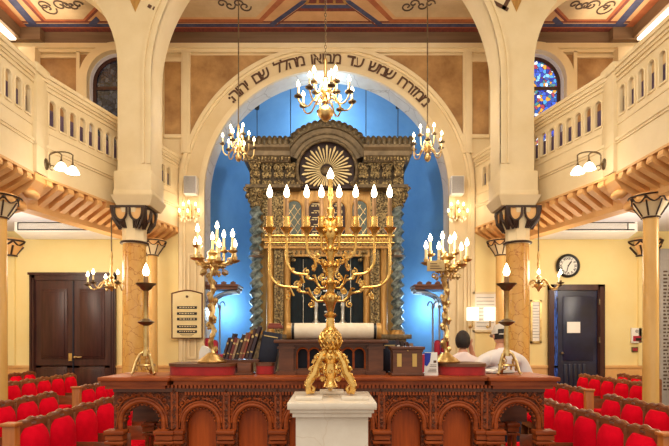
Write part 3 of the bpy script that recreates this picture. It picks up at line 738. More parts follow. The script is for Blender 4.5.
# canopied stalls in the apse beside the ark
for s,side in SIDES:
    D=10.95; xo=px(204,D) if s<0 else px(448,D); xi=px(240,D) if s<0 else px(413,D)
    t=thing('canopied_stall','painted stall with carved wooden canopy and crimson seat by the apse jamb, %s'%side,'stall',((xo+xi)/2,D,0),0,'canopied stalls in the apse')
    w=abs(xo-xi)/2
    zt=pz(288,D); zc_=pz(306,D)
    MB().bb(s*w*.86,s*w*1.02,-.25,.25,.4,zt).build('canopy_side','wooddark',t)
    cv=MB()
    for y in(-.26,-.06,.14):
        o=[(-s*w*.95+s*w*1.40*math.sin(PI/2*i/10), zc_+(zt-.07-zc_)*math.cos(PI/2*i/10)**.7) for i in range(11)]
        n_=[(x+s*.015,z-.05) for x,z in o]
        cv.prism(o+n_[::-1],y,y+.06)
        cv.prism(o+[(x,z-.012) for x,z in o[::-1]],y,y+.2)
    cv.build('canopy_cove','stall',t)
    MB().bb(-w*1.06,w*1.06,-.32,.3,zt,zt+.05,bev=.01).bb(-w*1.0,w*1.0,-.29,.27,zt-.06,zt).build('canopy','wooddark',t)
    m=MB()
    for k in range(4): m.ball((-w*.75+1.5*w*k/3,-.28,zt+.07),(.07,.03,.05),1)
    m.build('canopy_carving','wooddark',t)
    m=MB()
    for k in range(3):
        x=s*w*(.78-.3*k); m.tube([(x,-.2+.15*k,.4),(x,-.2+.15*k,zc_-.03)],.022,8); m.lathe([(.03,zc_-.05),(.04,zc_-.02),(.04,zc_+.01)],(x,-.2+.15*k,0),10)
        m.tube([(x-s*w*.3*(1-math.cos(a))/2,-.2+.15*k,zc_+.1*math.sin(a)) for a in [PI*i/8 for i in range(9)]],.016,6)
    m.build('colonnettes','stall',t)
    MB().bb(-w,w,.15,.3,.3,1.0).bb(-w,w,-.25,.3,.0,.45).build('seat_box','wooddark',t)
    MB().bb(s*w*.05,s*w*.38,-.34,-.27,1.22,1.56,bev=.06).bb(s*w*.42,s*w*.80,-.34,-.27,1.25,1.60,bev=.06).bb(-w*.9,w*.6,-.25,.2,.45,1.25,bev=.03).build('seat_cushion','crimson',t)
# ================================================================ BIMAH
BD=4.2; BX=-0.012
def bz(y): return pz(y,BD)
def bxx(x): return px(x,BD)
bim=thing('bimah_balustrade','carved red-brown wooden bimah front of scalloped arches in the middle of the hall','bimah',(0,BD,0))
xl,xr=bxx(113),bxx(545)
zt=bz(376.5)
m=MB(); 
for (a,b,f) in((bxx(102),bxx(172),-.09),(bxx(172),bxx(486),-.05),(bxx(486),bxx(556),-.09)):
    m.bb(a,b,f,.55,zt-.035,zt,bev=.008); m.bb(a+.02,b-.02,f+.025,.5,zt-.07,zt-.035); m.bb(a+.045,b-.045,f+.045,.5,zt-.10,zt-.07)
m.build('top_slab','wood',bim)
m=MB().bb(xl,xr,.0,.12,bz(392),bz(387)); m.build('frieze_rail','wooddark',bim)
m=MB()
for k in range(112): x=xl+.02+(xr-xl-.04)*k/111; m.bb(x-.009,x+.009,-.03,.03,bz(388),bz(384.5))
for k in range(96): x=bxx(186)+(bxx(474)-bxx(186))*k/95; m.bb(x-.008,x+.008,-.012,.02,bz(395),bz(391.8))
m.build('dentils','wood',bim)
def scallop(c,r,zc,n=11):
    out=[]
    for i in range(n):
        for j in range(5):
            t=(i+j/5)/n; a=PI*t; rr=r*(1-.09*math.sin(PI*j/5)); out.append((c+rr*math.cos(a),zc+rr*math.sin(a)))
    out.append((c-r,zc)); return out
zc=bz(423); zcap=bz(430)
mains=[bxx(200.5+51.6*k) for k in range(6)]; ends=[bxx(141.5),bxx(518)]
holes=[]
for c in mains: holes.append([(c-.125,.30),(c+.125,.30)]+[(c+.125,zc)]+scallop(c,.125,zc)[1:])
for c in ends: holes.append([(c-.155,.30),(c+.155,.30)]+[(c+.155,zc)]+scallop(c,.155,zc)[1:])
m=MB().plate([(xl,.05),(xr,.05),(xr,bz(391)),(xl,bz(391))],holes,.02,.09); m.build('arcade_panel','woodcarve',bim,smooth=False)
for c in mains:
    MB().bb(c-.14,c+.14,.10,.13,.25,zc+.14).build('arch_panel','woodorange',bim)
for c,r in [(c,.150) for c in mains]+[(c,.182) for c in ends]:
    a=MB(); a.tube([(c-r,.015,zcap)]+[(x,.015,z) for x,z in arc(c,zc,r,PI,0,24)]+[(c+r,.015,zcap)],.020,8)
    a.tube([(x,.012,z) for x,z in arc(c,zc,r+.026,PI,0,24)],.009,6)
    n=13
    for k in range(n): t=PI*(k+.5)/n; a.ball((c+(r-.03)*math.cos(t),.02,zc+(r-.03)*math.sin(t)),(.011,.012,.011),1)
    a.build('archivolt','wood',bim)
# carved upright strips and spandrel scrolls
strips=[bxx(x) for x in(174.5,226.5,278,329.5,381.5,433,484.5)]
for c in strips:
    a=MB().bb(c-.030,c+.030,-.005,.03,zcap,bz(392)); a.build('upright_strip','wood',bim)
    b=MB()
    for k in range(5): b.ball((c,-.006,zcap+.03+.066*k),(.018,.01,.024),1); b.tube(spiral((c,-.008,zcap+.06+.066*k),.018,.004,k*2,1.0,8),.005,4)
    b.build('strip_carving','woodcarve',bim)
for c,r,hw in [(c,.18,.205) for c in mains]+[(c,.21,.245) for c in ends]:
    b=MB()
    for s in(-1,1):
        for (dx,dz,rr,tn) in((.88,.9,.033,1.3),(.62,1.03,.026,-1.2),(.36,1.10,.019,1.2),(.97,.60,.026,-1.2),(.99,.38,.018,1.1),(.14,1.12,.014,1)):
            b.tube(spiral((c+s*dx*r,.012,zc+dz*r),rr,.005,PI*.5,tn*s,14),.0065,5); b.ball((c+s*dx*r,.008,zc+dz*r),.011,1)
        b.tube([(c+s*r*1.02,.01,zcap+.02),(c+s*r*.95,.008,zc+.6*r),(c+s*r*.7,.008,zc+.93*r),(c+s*r*.1,.01,zc+1.16*r)],.006,5)
    b.build('spandrel_scroll','wood',bim)
# colonnettes with capitals
def colonnette(x,y,r,par):
    MB().lathe([(r*1.5,.12),(r*1.5,.2),(r,.24),(r*.92,zcap-.12),(r*1.2,zcap-.10)],(x,y,0),10).build('colonnette',"wood",par)
def capit(x,y,w,par):
    a=MB().bb(x-w*1.0,x+w*1.0,y-.055,y+.06,zcap-.03,zcap+.005,bev=.006).bb(x-w*.85,x+w*.85,y-.045,y+.05,zcap-.075,zcap-.035).bb(x-w*.95,x+w*.95,y-.05,y+.05,zcap-.11,zcap-.085,bev=.006)
    a.build('colonnette_capital','wood',par)
for c in strips[1:-1]:
    for s in(-1,1): colonnette(c+s*.035,-.005,.024,bim)
    capit(c,-.005,.078,bim)
for s,cc in((-1,strips[0]),(1,strips[-1])):
    colonnette(cc-s*.035,-.005,.024,bim); colonnette(cc,-.005,.024,bim); capit(cc-s*.02,-.005,.07,bim)
for c in ends:
    for s in(-1,1):
        for q in(-.03,.03): colonnette(c+s*.205+q,-.02,.024,bim)
        capit(c+s*.205,-.02,.085,bim)
    for s in(-.5,.65):
        for y in(.3,.42): colonnette(c+s*.12,y,.022,bim)
        capit(c+s*.12,.36,.06,bim)
    MB().bb(c-.24,c+.24,.42,.5,zcap,zt-.1).build('back_rail','wooddark',bim)
MB().bb(xl,xr,-.05,.13,0,.12,bev=.01).bb(xl,xr,-.03,.12,.12,.2).build('plinth','wood',bim)
MB().bb(bxx(170),bxx(490),.14,1.05,.0,.42).build('platform','wooddark',bim)
# things on the bimah top
TZ=zt
def DX(x,d): return px(x,d)
# little arcaded desk
D=4.45; s_=F/D
desk=thing('reading_desk','small wooden arcaded desk under the white scroll cover on the bimah','desk',(DX(331,D),D,TZ))
w=(387-275)/2/s_*.92; h=pz(343,D)-TZ
hs=[[(-w+.21+k*(2*w-.42)/5-.045,.055),(-w+.21+k*(2*w-.42)/5+.045,.055)]+arc(-w+.21+k*(2*w-.42)/5,h-.095,.045,0,PI,8) for k in range(6)]
MB().plate([(-w+.1,.0),(w-.1,.0),(w-.1,h-.015),(-w+.1,h-.015)],hs,-.02,.02).build('arcade_panel','wooddark',desk,smooth=False)
MB().bb(-w-.04,w+.04,-.11,.16,h,h+.03,bev=.008).bb(-w,w,-.07,.12,h-.02,h).build('desk_top','wooddark',desk)
for s in(-1,1):
    MB().bb(s*(w-.13),s*w,-.06,.1,.02,h-.015).bb(s*(w-.15),s*(w+.02),-.08,.12,0,.03).bb(s*(w-.145),s*(w+.015),-.07,.11,h-.05,h-.03).build('desk_post','wooddark',desk)
MB().bb(-w+.1,w-.1,-.05,.05,0,.04).build('bottom_rail','wooddark',desk)
m=MB()
for k in range(6): c=-w+.21+k*(2*w-.42)/5; m.tube([(c-.052,-.025,.05)]+[(x,-.025,z) for x,z in arc(c,h-.095,.052,PI,0,8)]+[(c+.052,-.025,.05)],.008,5)
m.build('arch_moulding','wood',desk)
MB().bb(-w+.12,w-.12,.06,.08,.03,h-.05).build('back_cloth','navy',desk)
# white scroll cover
z0=TZ+h+.033
sc_=thing('scroll_cover','rolled white cloth cover with gold striped ends on the arcaded desk','cloth',(DX(334,D),D+.04,z0))
w2=.42
m=MB().lathe([(.06,-w2),(.071,-w2+.02),(.073,0),(.071,w2-.02),(.06,w2)],(0,0,.074),20,m=Matrix.Rotation(PI/2,4,'Y')); m.build('cloth_roll',mat('white_damask',rgb(240,226,204),.75,0,rgb(228,210,182),8,bump=.15,bscale=20),sc_)
for s in(-1,1):
    MB().lathe([(.0735,-.012),(.0735,.012)],(s*(w2-.055),0,.074),20,m=Matrix.Rotation(PI/2,4,'Y')).build('stripe','black',sc_)
    MB().lathe([(.0735,-.02),(.0735,.02)],(s*(w2-.02),0,.0745),20,m=Matrix.Rotation(PI/2,4,'Y')).build('stripe','arkgold',sc_)
# red trays / book rests
def rest(x0,x1,D,label,shift,dep=.235):
    c=thing('book_rest',label,'book rest',(DX((x0+x1)/2,D),D,TZ+.002),0)
    w=(x1-x0)/2*D/F
    pl=[(w*math.cos(a),.16*math.sin(a)) for a in [2*PI*i/36 for i in range(36)]]
    pl=[(math.copysign(abs(math.cos(a))**.6,math.cos(a))*w,math.copysign(abs(math.sin(a))**.6,math.sin(a))*dep) for a in [2*PI*i/40 for i in range(40)]]
    MB().prism(pl,0,.075,'xy').build('velvet_skirt','redcloth',c)
    MB().prism([(x*1.03,y*1.03) for x,y in pl],.075,.10,'xy').build('wooden_top','wooddark',c)
    return c
rest(173,238,4.5,'round-ended red velvet book rest carrying the candelabrum by the cream wall plaque',0)
rest(256.5,275,4.5,'narrow red velvet book rest in front of the big navy cloth case',0,.10)
rest(436,482,4.5,'round-ended red velvet book rest carrying the candelabrum by the seated visitors'.replace('seated ','two '),0)
m=thing('book_block','small wooden block between the two red book rests','block',(DX(245,4.42),4.42,TZ)); MB().bb(-.06,.06,-.05,.1,0,.105,bev=.006).bb(-.075,.075,-.06,.1,0,.02).build('block_body','wooddark',m)
# wooden shelf board carrying the books
bs=thing('book_shelf','low wooden board holding the leaning prayer books behind the book rests','shelf',(DX(244,4.68),4.68,TZ)); 
MB().bb(-.22,.15,-.09,.06,.107,.125).build('shelf_board','wood',bs); MB().bb(-.22,.15,-.095,-.088,.10,.127).build('shelf_edge','wooddark',bs)
random.seed(5)
bx=DX(224,4.68); hts=[.20,.24,.20,.19,.23,.25,.24,.29,.31]
names=['first','second','third','fourth','fifth','sixth','seventh','eighth','ninth']
for i,hh in enumerate(hts):
    t=.020+.003*(i%3); 
    o=thing('prayer_book','leaning prayer book, %s from the pale end of the leaning row'%names[i],'book',(bx+i*.030,4.66,TZ+.1355),0,'leaning prayer books')
    o.rotation_euler=(0,R(17),0)
    MB().bb(0,.004,-.07,.07,.0,hh).bb(t-.004,t,-.07,.07,.0,hh).bb(0,t,-.074,-.068,.0,hh).build('cover',MB_[(i*3+1)%7],o)
    MB().bb(.004,t-.004,-.067,.066,.006,hh-.006).build('pages','paper',o)
    MB().bb(0.002,t-.002,-.076,-.073,hh*.7,hh*.78).bb(0.002,t-.002,-.076,-.073,hh*.2,hh*.24).build('spine_band','brass',o)
o=thing('cloth_case','big dark navy cloth-covered case leaning beside the prayer books','case',(DX(257,4.7),4.72,TZ+.031)); o.rotation_euler=(0,R(10),0); MB().bb(0.0,.17,-.09,.1,0,.365,bev=.01).build('case_body','navy',o); MB().bb(.02,.15,-.095,-.09,.32,.33).build('case_seam','brass',o)
o=thing('cloth_case','dark navy cloth case standing behind the wooden alms box','case',(DX(382,4.72),4.72,TZ)); MB().bb(0,.12,-.1,.12,0,.30,bev=.01).build('case_body','navy',o); MB().bb(.01,.11,-.105,-.1,.25,.26).build('case_seam','brass',o)
for i in range(4):
    o=thing('prayer_book','leaning prayer book, %s of the short row behind the alms box'%names[i],'book',(DX(401,4.78)+i*.042,4.78,TZ),0,'prayer books behind the alms box'); o.rotation_euler=(0,R(-12),0)
    hh=.31-.012*i; t=.033
    MB().bb(0,.004,-.07,.07,0,hh).bb(t-.004,t,-.07,.07,0,hh).bb(0,t,-.074,-.068,0,hh).build('cover',MB_[(i*2+4)%7],o)
    MB().bb(.004,t-.004,-.067,.066,.006,hh-.006).build('pages','paper',o)
    MB().bb(0.002,t-.002,-.076,-.073,hh*.75,hh*.83).build('spine_band','paper',o)
o=tag(MB().bb(-.05,.09,-.06,.06,0,.03,bev=.004).bb(-.04,.07,-.05,.05,.03,.05,bev=.004).build('closed_book',MB_[5],None,loc=(DX(281,4.62),4.75,TZ+.33)),'closed reddish book lying on top of the navy case','book')
o.location=(DX(273,4.7),4.74,TZ+.412)
# open white books on the rests
def openbook(x,y,z,label,rz):
    o=thing('open_book',label,'book',(x,y,z),rz)
    MB().prism([(-.12,.012),(-.06,.03),(0,.012),(.06,.03),(.12,.012),(.12,0),(-.12,0)],-.08,.08).build('pages','paper',o); MB().bb(-.125,.125,-.085,.085,-.006,0).build('cover',MB_[6],o)
openbook(1.545,4.62,TZ+.007,'open white book lying at the edge of the red book rest near the visitors',R(20))
# alms box
D=4.35; o=thing('alms_box','dark wooden alms box with two pale slots on the bimah','box',(DX(406,D),D,TZ))
w=.125
MB().bb(-w,w,-.1,.1,.02,.225).bb(-w-.015,w+.015,-.115,.115,0,.025,bev=.005).bb(-w-.006,w+.006,-.107,.107,.205,.225).build('box_body','wooddark',o)
MB().bb(-w-.02,w+.02,-.12,.12,.225,.25,bev=.006).build('lid','wooddark',o)
for x in(-.075,.055): MB().bb(x-.016,x+.022,-.103,-.099,.08,.19).build('pale_slot',mat('pale_brass_plate_%d'%(x>0),rgb(206,168,96),.4,.5),o)
MB().ball((0,-.105,.215),.01,1).build('lock','brass',o)
# card holder
D=4.32; o=thing('leaflet_stand','white and blue leaflet card standing on the bimah beside the alms box','leaflet',(DX(431,D),D,TZ),R(-6))
MB().prism([(-.06,0),(.06,0),(.052,.20),(-.052,.20)],-.012,.0).build('card','paper',o)
MB().prism([(-.055,.195),(.0,.195),(-.01,.12),(-.035,.08),(-.056,.09)],-.0145,-.0125).build('blue_print','royal',o)
m=MB()
for k,z in enumerate((.03,.042,.054,.075,.09)): m.bb(-.03+.006*k,.045,-.0145,-.0125,z,z+.004)
m.bb(.02,.045,-.0145,-.0125,.11,.13); m.build('print_lines','ink',o)
# white wrapped parcels and red cases on the rests
o=tag(MB().prism([(-.06,0),(.05,0),(.03,.13),(-.03,.15),(-.055,.1)],-.03,.05).build('paper_stack','paper'),'white papers propped behind the candelabrum foot','paper'); o.location=(DX(206,4.66),4.66,TZ+.1025)
# ================================================================ PEDESTAL AND MENORAH
ped=thing('marble_pedestal','white marble pedestal carrying the big gold menorah','pedestal',(.012,3.33,0))
MB().bb(-.27,.27,-.33,.33,1.168,1.21,bev=.006).bb(-.255,.255,-.315,.315,1.145,1.168,bev=.006).bb(-.24,.24,-.3,.3,1.12,1.145).build('top_slab','whitemarble',ped)
MB().bb(-.222,.222,-.27,.27,.16,1.12,bev=.004).build('shaft','whitemarble',ped)
MB().bb(-.27,.27,-.32,.32,0,.12,bev=.008).bb(-.245,.245,-.295,.295,.12,.16,bev=.008).build('base','whitemarble',ped)
for x,y in((-.145,-.12),(.145,-.12),(0,.2)): MB().bb(x-.085,x+.085,y-.09,y+.09,1.211,1.231,bev=.003).build('foot_plate','whitemarble',ped)
D=3.3; S=D/F
men=thing('gold_menorah','tall ornate gold nine-light menorah on the white marble pedestal','menorah',(.003,D,1.231))
def mz(y): return pz(y,D)-1.231
# scroll feet
for k,a in enumerate((R(210),R(330),R(90))):
    c,s=math.cos(a),math.sin(a); m=MB()
    prof=[(.155,.02),(.17,.05),(.155,.085),(.125,.075),(.115,.05)]
    path=[(.03,.275),(.065,.262),(.078,.235),(.10,.20),(.12,.14),(.15,.10),(.172,.06),(.16,.022),(.135,.022),(.125,.045),(.14,.06)]
    m.tube([(r*c,r*s,z) for r,z in path],[.02,.026,.022,.026,.03,.028,.024,.022,.018,.014,.008],8)
    for r,z,q in((.085,.24,.026),(.105,.205,.028),(.13,.16,.026),(.10,.13,.02),(.07,.19,.022),(.06,.10,.016)): m.tube(spiral2([r*c,r*s,z],q,c,s),.009,5) if False else m.tube([(r*c+q*math.cos(t)*c*(1-t/9),r*s+q*math.cos(t)*s*(1-t/9),z+q*math.sin(t)*(1-t/9)) for t in [.6*i for i in range(12)]],.010,5)
    for r,z in((.15,.13),(.11,.24),(.07,.27),(.17,.09)): m.ball((r*c,r*s,z),.017,1)
    m.build('scroll_foot','gold',men)
m=MB().lathe([(.0,.03),(.05,.05),(.03,.09),(.055,.14),(.04,.2),(.062,.24),(.05,.27),(.035,.29)],n=14)
for k in range(8):
    a=2*PI*k/8
    for z,r in((.24,.062),(.15,.055),(.28,.045)): m.ball((r*math.cos(a),r*math.sin(a),z),.018,1)
m.build('base_core','gold',men)
m=MB().ball((0,0,mz(340)),.070,3)
for k in range(12):
    a=2*PI*k/12; m.tube([(.074*math.cos(t)*math.cos(a+t*.7),.074*math.cos(t)*math.sin(a+t*.7),mz(340)+.074*math.sin(t)) for t in [-1.3+.26*i for i in range(11)]],.007,5)
    m.tube([(.074*math.cos(t)*math.cos(a-t*.7),.074*math.cos(t)*math.sin(a-t*.7),mz(340)+.074*math.sin(t)) for t in [-1.3+.26*i for i in range(11)]],.007,5)
m.build('globe','gold',men)
zz=mz
prof=[(.03,zz(352)),(.045,zz(350)),(.03,zz(348)),(.03,zz(332)),(.05,zz(330)),(.03,zz(327)),(.026,zz(318)),(.045,zz(315)),(.02,zz(312)),(.032,zz(305)),(.05,zz(300)),(.05,zz(296)),(.024,zz(292)),(.03,zz(287)),(.045,zz(283)),(.022,zz(279)),(.028,zz(272)),(.042,zz(266)),(.02,zz(262)),(.028,zz(256)),(.04,zz(250)),(.02,zz(246)),(.03,zz(240)),(.05,zz(234)),(.045,zz(229)),(.02,zz(226)),(.018,zz(222)),(.035,zz(219)),(.02,zz(216)),(.03,zz(210)),(.02,zz(208))]
m=MB().lathe(prof,n=16)
for y,r,n in((298,.055,8),(283,.05,8),(266,.046,8),(250,.044,8),(232,.055,8)):
    for k in range(n): a=2*PI*k/n; m.ball((r*math.cos(a),r*math.sin(a),zz(y)),(.014,.014,.018),1)
m.build('stem','gold',men)
xs=[-60.7,-43.7,-23.7,-9,8.7,25.3,43.7,59.3]; lows={0:296,7:296,1:283,6:283,2:267,5:267,3:251,4:251}
barz=zz(236)
def flame(m,x,y,z,h,r): m.lathe([(0,z),(r*.75,z+h*.12),(r,z+h*.32),(r*.8,z+h*.55),(r*.35,z+h*.82),(0,z+h)],(x,y,0),10)
for i,xp in enumerate(xs):
    X=xp*S; s=1 if X>0 else -1; zl=zz(lows[i]); a=MB(); aX=abs(X)
    # stepped scrolling arm
    if aX>.1:
        zs=zl-.02; st=aX*.52
        pts=[(.02,zl-.03),(aX*.22,zl-.035),(aX*.36,zl+.02),(st,zl+.03),(st+.004,zl+.055),(aX*.72,zl+.06)]
        rz_=min(.13,aX*.28)
        pts+=[(aX-rz_+rz_*math.sin(t),zl+.06+ .11*(1-math.cos(t))) for t in [PI/2*j/8 for j in range(1,9)]]+[(aX,barz)]
    else:
        pts=[(.015,zl),(aX*.6,zl-.01),(aX,zl+.03),(aX,barz)]
    a.tube([(s*x,0,z) for x,z in pts],.0095,8)
    if aX>.1:
        for fx,fz,r,tn in((.32,-.055,.026,1.2),(.54,.075,.024,-1.2),(.70,.005,.02,1.1),(.22,.03,.018,-1)):
            a.tube(spiral((s*aX*fx,0,zl+fz),r,.006,PI*.5,tn*s,14),.005,5); a.ball((s*aX*fx,0,zl+fz),.009,1)
        a.ball((s*st,0,zl+.04),.017,1); a.ball((s*aX*.7,0,zl-.015),.016,1); a.ball((s*aX,0,zl+.2 if zl+.2<barz else barz-.03),.014,1); a.ball((s*aX*.86,0,zl+.09),.014,1)
        for fx in(.3,.6): a.tube([(s*aX*fx,-.01,zl+.0),(s*aX*(fx+.06),-.02,zl+.05),(s*aX*(fx+.1),-.01,zl+.045)],.008,5)
    A=a.build('arm','gold',men)
    MB().lathe([(.014,barz-.01),(.018,barz+.02),(.04,zz(229)),(.044,zz(228)),(.02,zz(227)),(.024,zz(225)),(.021,zz(218)),(.024,zz(216.5)),(.0,zz(216.5))],(X,0,0),14).build('candle_cup','gold',A)
    MB().lathe([(.0145,zz(217)),(.0135,zz(198))],(X,0,0),12).build('candle_sleeve','candlegold',A)
    m=MB(); flame(m,X,0,zz(198),.090,.0195); m.build('bulb','flame',A)
m=MB().lathe([(.014,zz(210)),(.014,zz(179))],n=12); m.lathe([(.018,zz(196)),(.021,zz(195)),(.018,zz(194))],n=12); A=m.build('centre_candle','gold',men)
m=MB(); flame(m,0,0,zz(180),.082,.023); m.build('bulb','flame',A)
m=MB().tube([(xs[0]*S-.03,0,barz),(xs[7]*S+.03,0,barz)],.011,8).tube([(xs[0]*S-.03,0,barz-.045),(xs[7]*S+.03,0,barz-.045)],.006,8)
for k in range(32): x=xs[0]*S+(xs[7]*S-xs[0]*S)*k/31; m.tube([(x+.014*math.cos(t),0,barz-.023+.018*math.sin(t)) for t in [2*PI*i/8 for i in range(8)]],.005,4,closed=True)
m.build('cross_bar','gold',men)
m=MB()
for s in(-1,1):
    for (x,z,r) in((.035,235,.022),(.05,228,.02),(.03,222,.016)): m.tube(spiral((s*x,0,zz(z)),r,.006,PI/2,1.2*s,12),.007,5)
m.bb(-.035,.035,-.012,.012,zz(227),zz(218),bev=.006); m.build('centre_ornament','gold',men)
# ================================================================ CANDLESTICKS
def candlestick(x,D,zb,label):
    t=thing('candlestick',label,'candlestick',(px(x,D),D,zb),0,'tall brass single candlesticks')
    k=D/F
    def z(y): return pz(y,D)-zb
    m=MB()
    for a in(R(215),R(325),R(90)):
        c,s=math.cos(a),math.sin(a)
        m.tube([(.02*c,.02*s,z(352)),(.05*c,.05*s,z(354)),(.085*c,.085*s,z(362)),(.105*c,.105*s,z(371)),(.125*c,.125*s,.01)],[.011,.013,.012,.011,.014],8)
        for r,zz_ in((.055,z(361)),(.08,z(368)),(.04,z(367))): m.tube([(r*c-.02*math.cos(tt)*s,r*s+.02*math.cos(tt)*c,zz_+.022*math.sin(tt)) for tt in [2*PI*i/9 for i in range(9)]],.006,4,closed=True)
    m.tube([(.07*math.cos(a),.07*math.sin(a),z(365)) for a in [2*PI*i/18 for i in range(18)]],.008,5,closed=True)
    m.build('tripod_foot','brass',t)
    MB().lathe([(.035,z(356)),(.03,z(351)),(.022,z(349)),(.024,z(345)),(.021,z(326)),(.021,z(290)),(.028,z(289)),(.018,z(287))],n=14).build('shaft','brass',t)
    MB().lathe([(.02,z(326)),(.05,z(324)),(.074,z(322)),(.05,z(320.5)),(.02,z(318.5))],n=16).build('knop','bronze',t)
    MB().lathe([(.02,z(291)),(.045,z(289)),(.06,z(286.5)),(.085,z(284.5)),(.088,z(283.5)),(.055,z(285.5)),(.0,z(286))],n=18,mod=lambda a,zz_:1+.05*math.cos(6*a)).build('drip_pan','bronze',t)
    MB().lathe([(.022,z(286)),(.02,z(276))],n=12).build('candle_sleeve','candlegold',t)
    m=MB(); flame(m,0,0,z(276.5),.12,.030); m.build('bulb','flame',t)
candlestick(146,4.4,TZ+.001,'tall brass candlestick with single lit bulb, on the bimah end near the double door')
candlestick(506.5,4.4,TZ+.001,'tall brass candlestick with single lit bulb, in front of the man in the cap')
# ================================================================ CANDELABRA
def candelabrum(x,D,zb,label,lights,ystem,tagged):
    t=thing('candelabrum',label,'candelabrum',(px(x,D),D,zb),0)
    def z(y): return pz(y,D)-zb
    k=D/F
    MB().lathe([(.125,0),(.13,.012),(.11,.03),(.08,.05),(.05,.075),(.03,.09)],n=24).build('foot','brass',t)
    m=MB(); z0=.08; z1=z(ystem)
    pts=[(.012*math.cos(i*.9),.012*math.sin(i*.9),z0+(z1-z0)*i/30) for i in range(31)]
    m.tube(pts,[.018+.008*(i%3==0) for i in range(31)],8)
    for i in range(14):
        zz_=z0+.04+(z1-z0-.06)*i/14; a=i*2.4
        m.ball((.03*math.cos(a),.03*math.sin(a),zz_),(.022,.022,.03),1); m.ball((.028*math.cos(a+2.6),.028*math.sin(a+2.6),zz_+.03),(.016,.016,.022),1)
        m.tube([(.015*math.cos(a),.015*math.sin(a),zz_-.03),(.05*math.cos(a),.05*math.sin(a),zz_),(.035*math.cos(a),.035*math.sin(a),zz_+.03)],[.006,.009,.003],5)
    m.build('leafy_stem','brass',t)
    m=MB().lathe([(.02,z1-.02),(.05,z1+.02),(.035,z1+.05),(.045,z1+.08),(.015,z1+.11)],n=12)
    m.build('hub','brass',t)
    for (lx,ly,yo) in lights:       # pixel offsets of each bulb's foot and its depth offset
        X=(lx-x)*k; Y=yo; zt_=z(ly); a=MB(); r=math.hypot(X,Y); c,s=(X/r,Y/r) if r>.01 else (1,0)
        if r>.02:
            zz_=z1+.03; dz=max(zt_-.10-zz_,.02)
            path=[(.02,zz_),(r*.3,zz_-.05),(r*.65,zz_-.05),(r*.95,zz_-.02),(r*1.03,zz_+.03),(r,zz_+.04),(r,zt_-.12)]
            sm=[]
            for i in range(len(path)-1):
                for j in range(4):
                    u=j/4; sm.append(tuple(path[i][q]*(1-u)+path[i+1][q]*u for q in(0,1)))
            sm.append(path[-1])
            a.tube([(q*c,q*s,w) for q,w in sm],.011,7)
            for fr,dz_ in((.35,-.02),(.6,-.08),(.85,0.02),(.5,-.02)):
                a.ball((r*fr*c,r*fr*s,zz_-.05+dz_),(.024,.024,.014),1); a.tube([(r*fr*c+.02*math.cos(tt)*c,r*fr*s+.02*math.cos(tt)*s,zz_-.045+dz_+.025*math.sin(tt)) for tt in [.6*i for i in range(9)]],.006,4)
        else: a.tube([(0,0,z1+.1),(0,0,zt_-.12)],.011,7)
        A=a.build('arm','brass',t)
        MB().lathe([(.012,zt_-.145),(.045,zt_-.125),(.047,zt_-.12),(.018,zt_-.115),(.022,zt_-.09),(.0,zt_-.09)],(X,Y,0),12).build('drip_pan','brass',A)
        MB().lathe([(.013,zt_-.10),(.012,zt_)],(X,Y,0),10).build('candle_sleeve','candle',A)
        b=MB(); flame(b,X,Y,zt_-.003,.078,.0185); b.build('bulb','flame',A)
    if tagged:
        b=MB().bb(-.075,.075,-.004,.004,-.045,.045,bev=.003).build('card_tag',mat('tan_card',rgb(196,166,112),.7),t); b.location=(px(432,D)-px(x,D),-.16,z(268.5))
        l=MB()
        for i in range(3): l.bb(-.05,.05-.02*i,-.007,-.0045,-.025+.02*i,-.019+.02*i)
        l.build('tag_lines','ink',b)
    return t
candelabrum(212,4.45,TZ+.104,'brass branched candelabrum with lit bulbs, rising beside the cream wall plaque',
   [(199,233,-.05),(214,226,.12),(220,234,.16),(233.5,238,-.04),(203.5,247,-.13),(222.5,250,-.14),(212.5,240,0),(234,246,.05),(193,243,.08)],262,False)
candelabrum(445.5,4.45,TZ+.104,'brass branched candelabrum with lit bulbs and a tan card tag, near the two visitors',
   [(425,250,-.05),(432.5,239,.10),(447,246,-.12),(458,237,.12),(459,252,-.08),(467,246,.0),(446,236,.14),(436,252,-.12)],266,True)
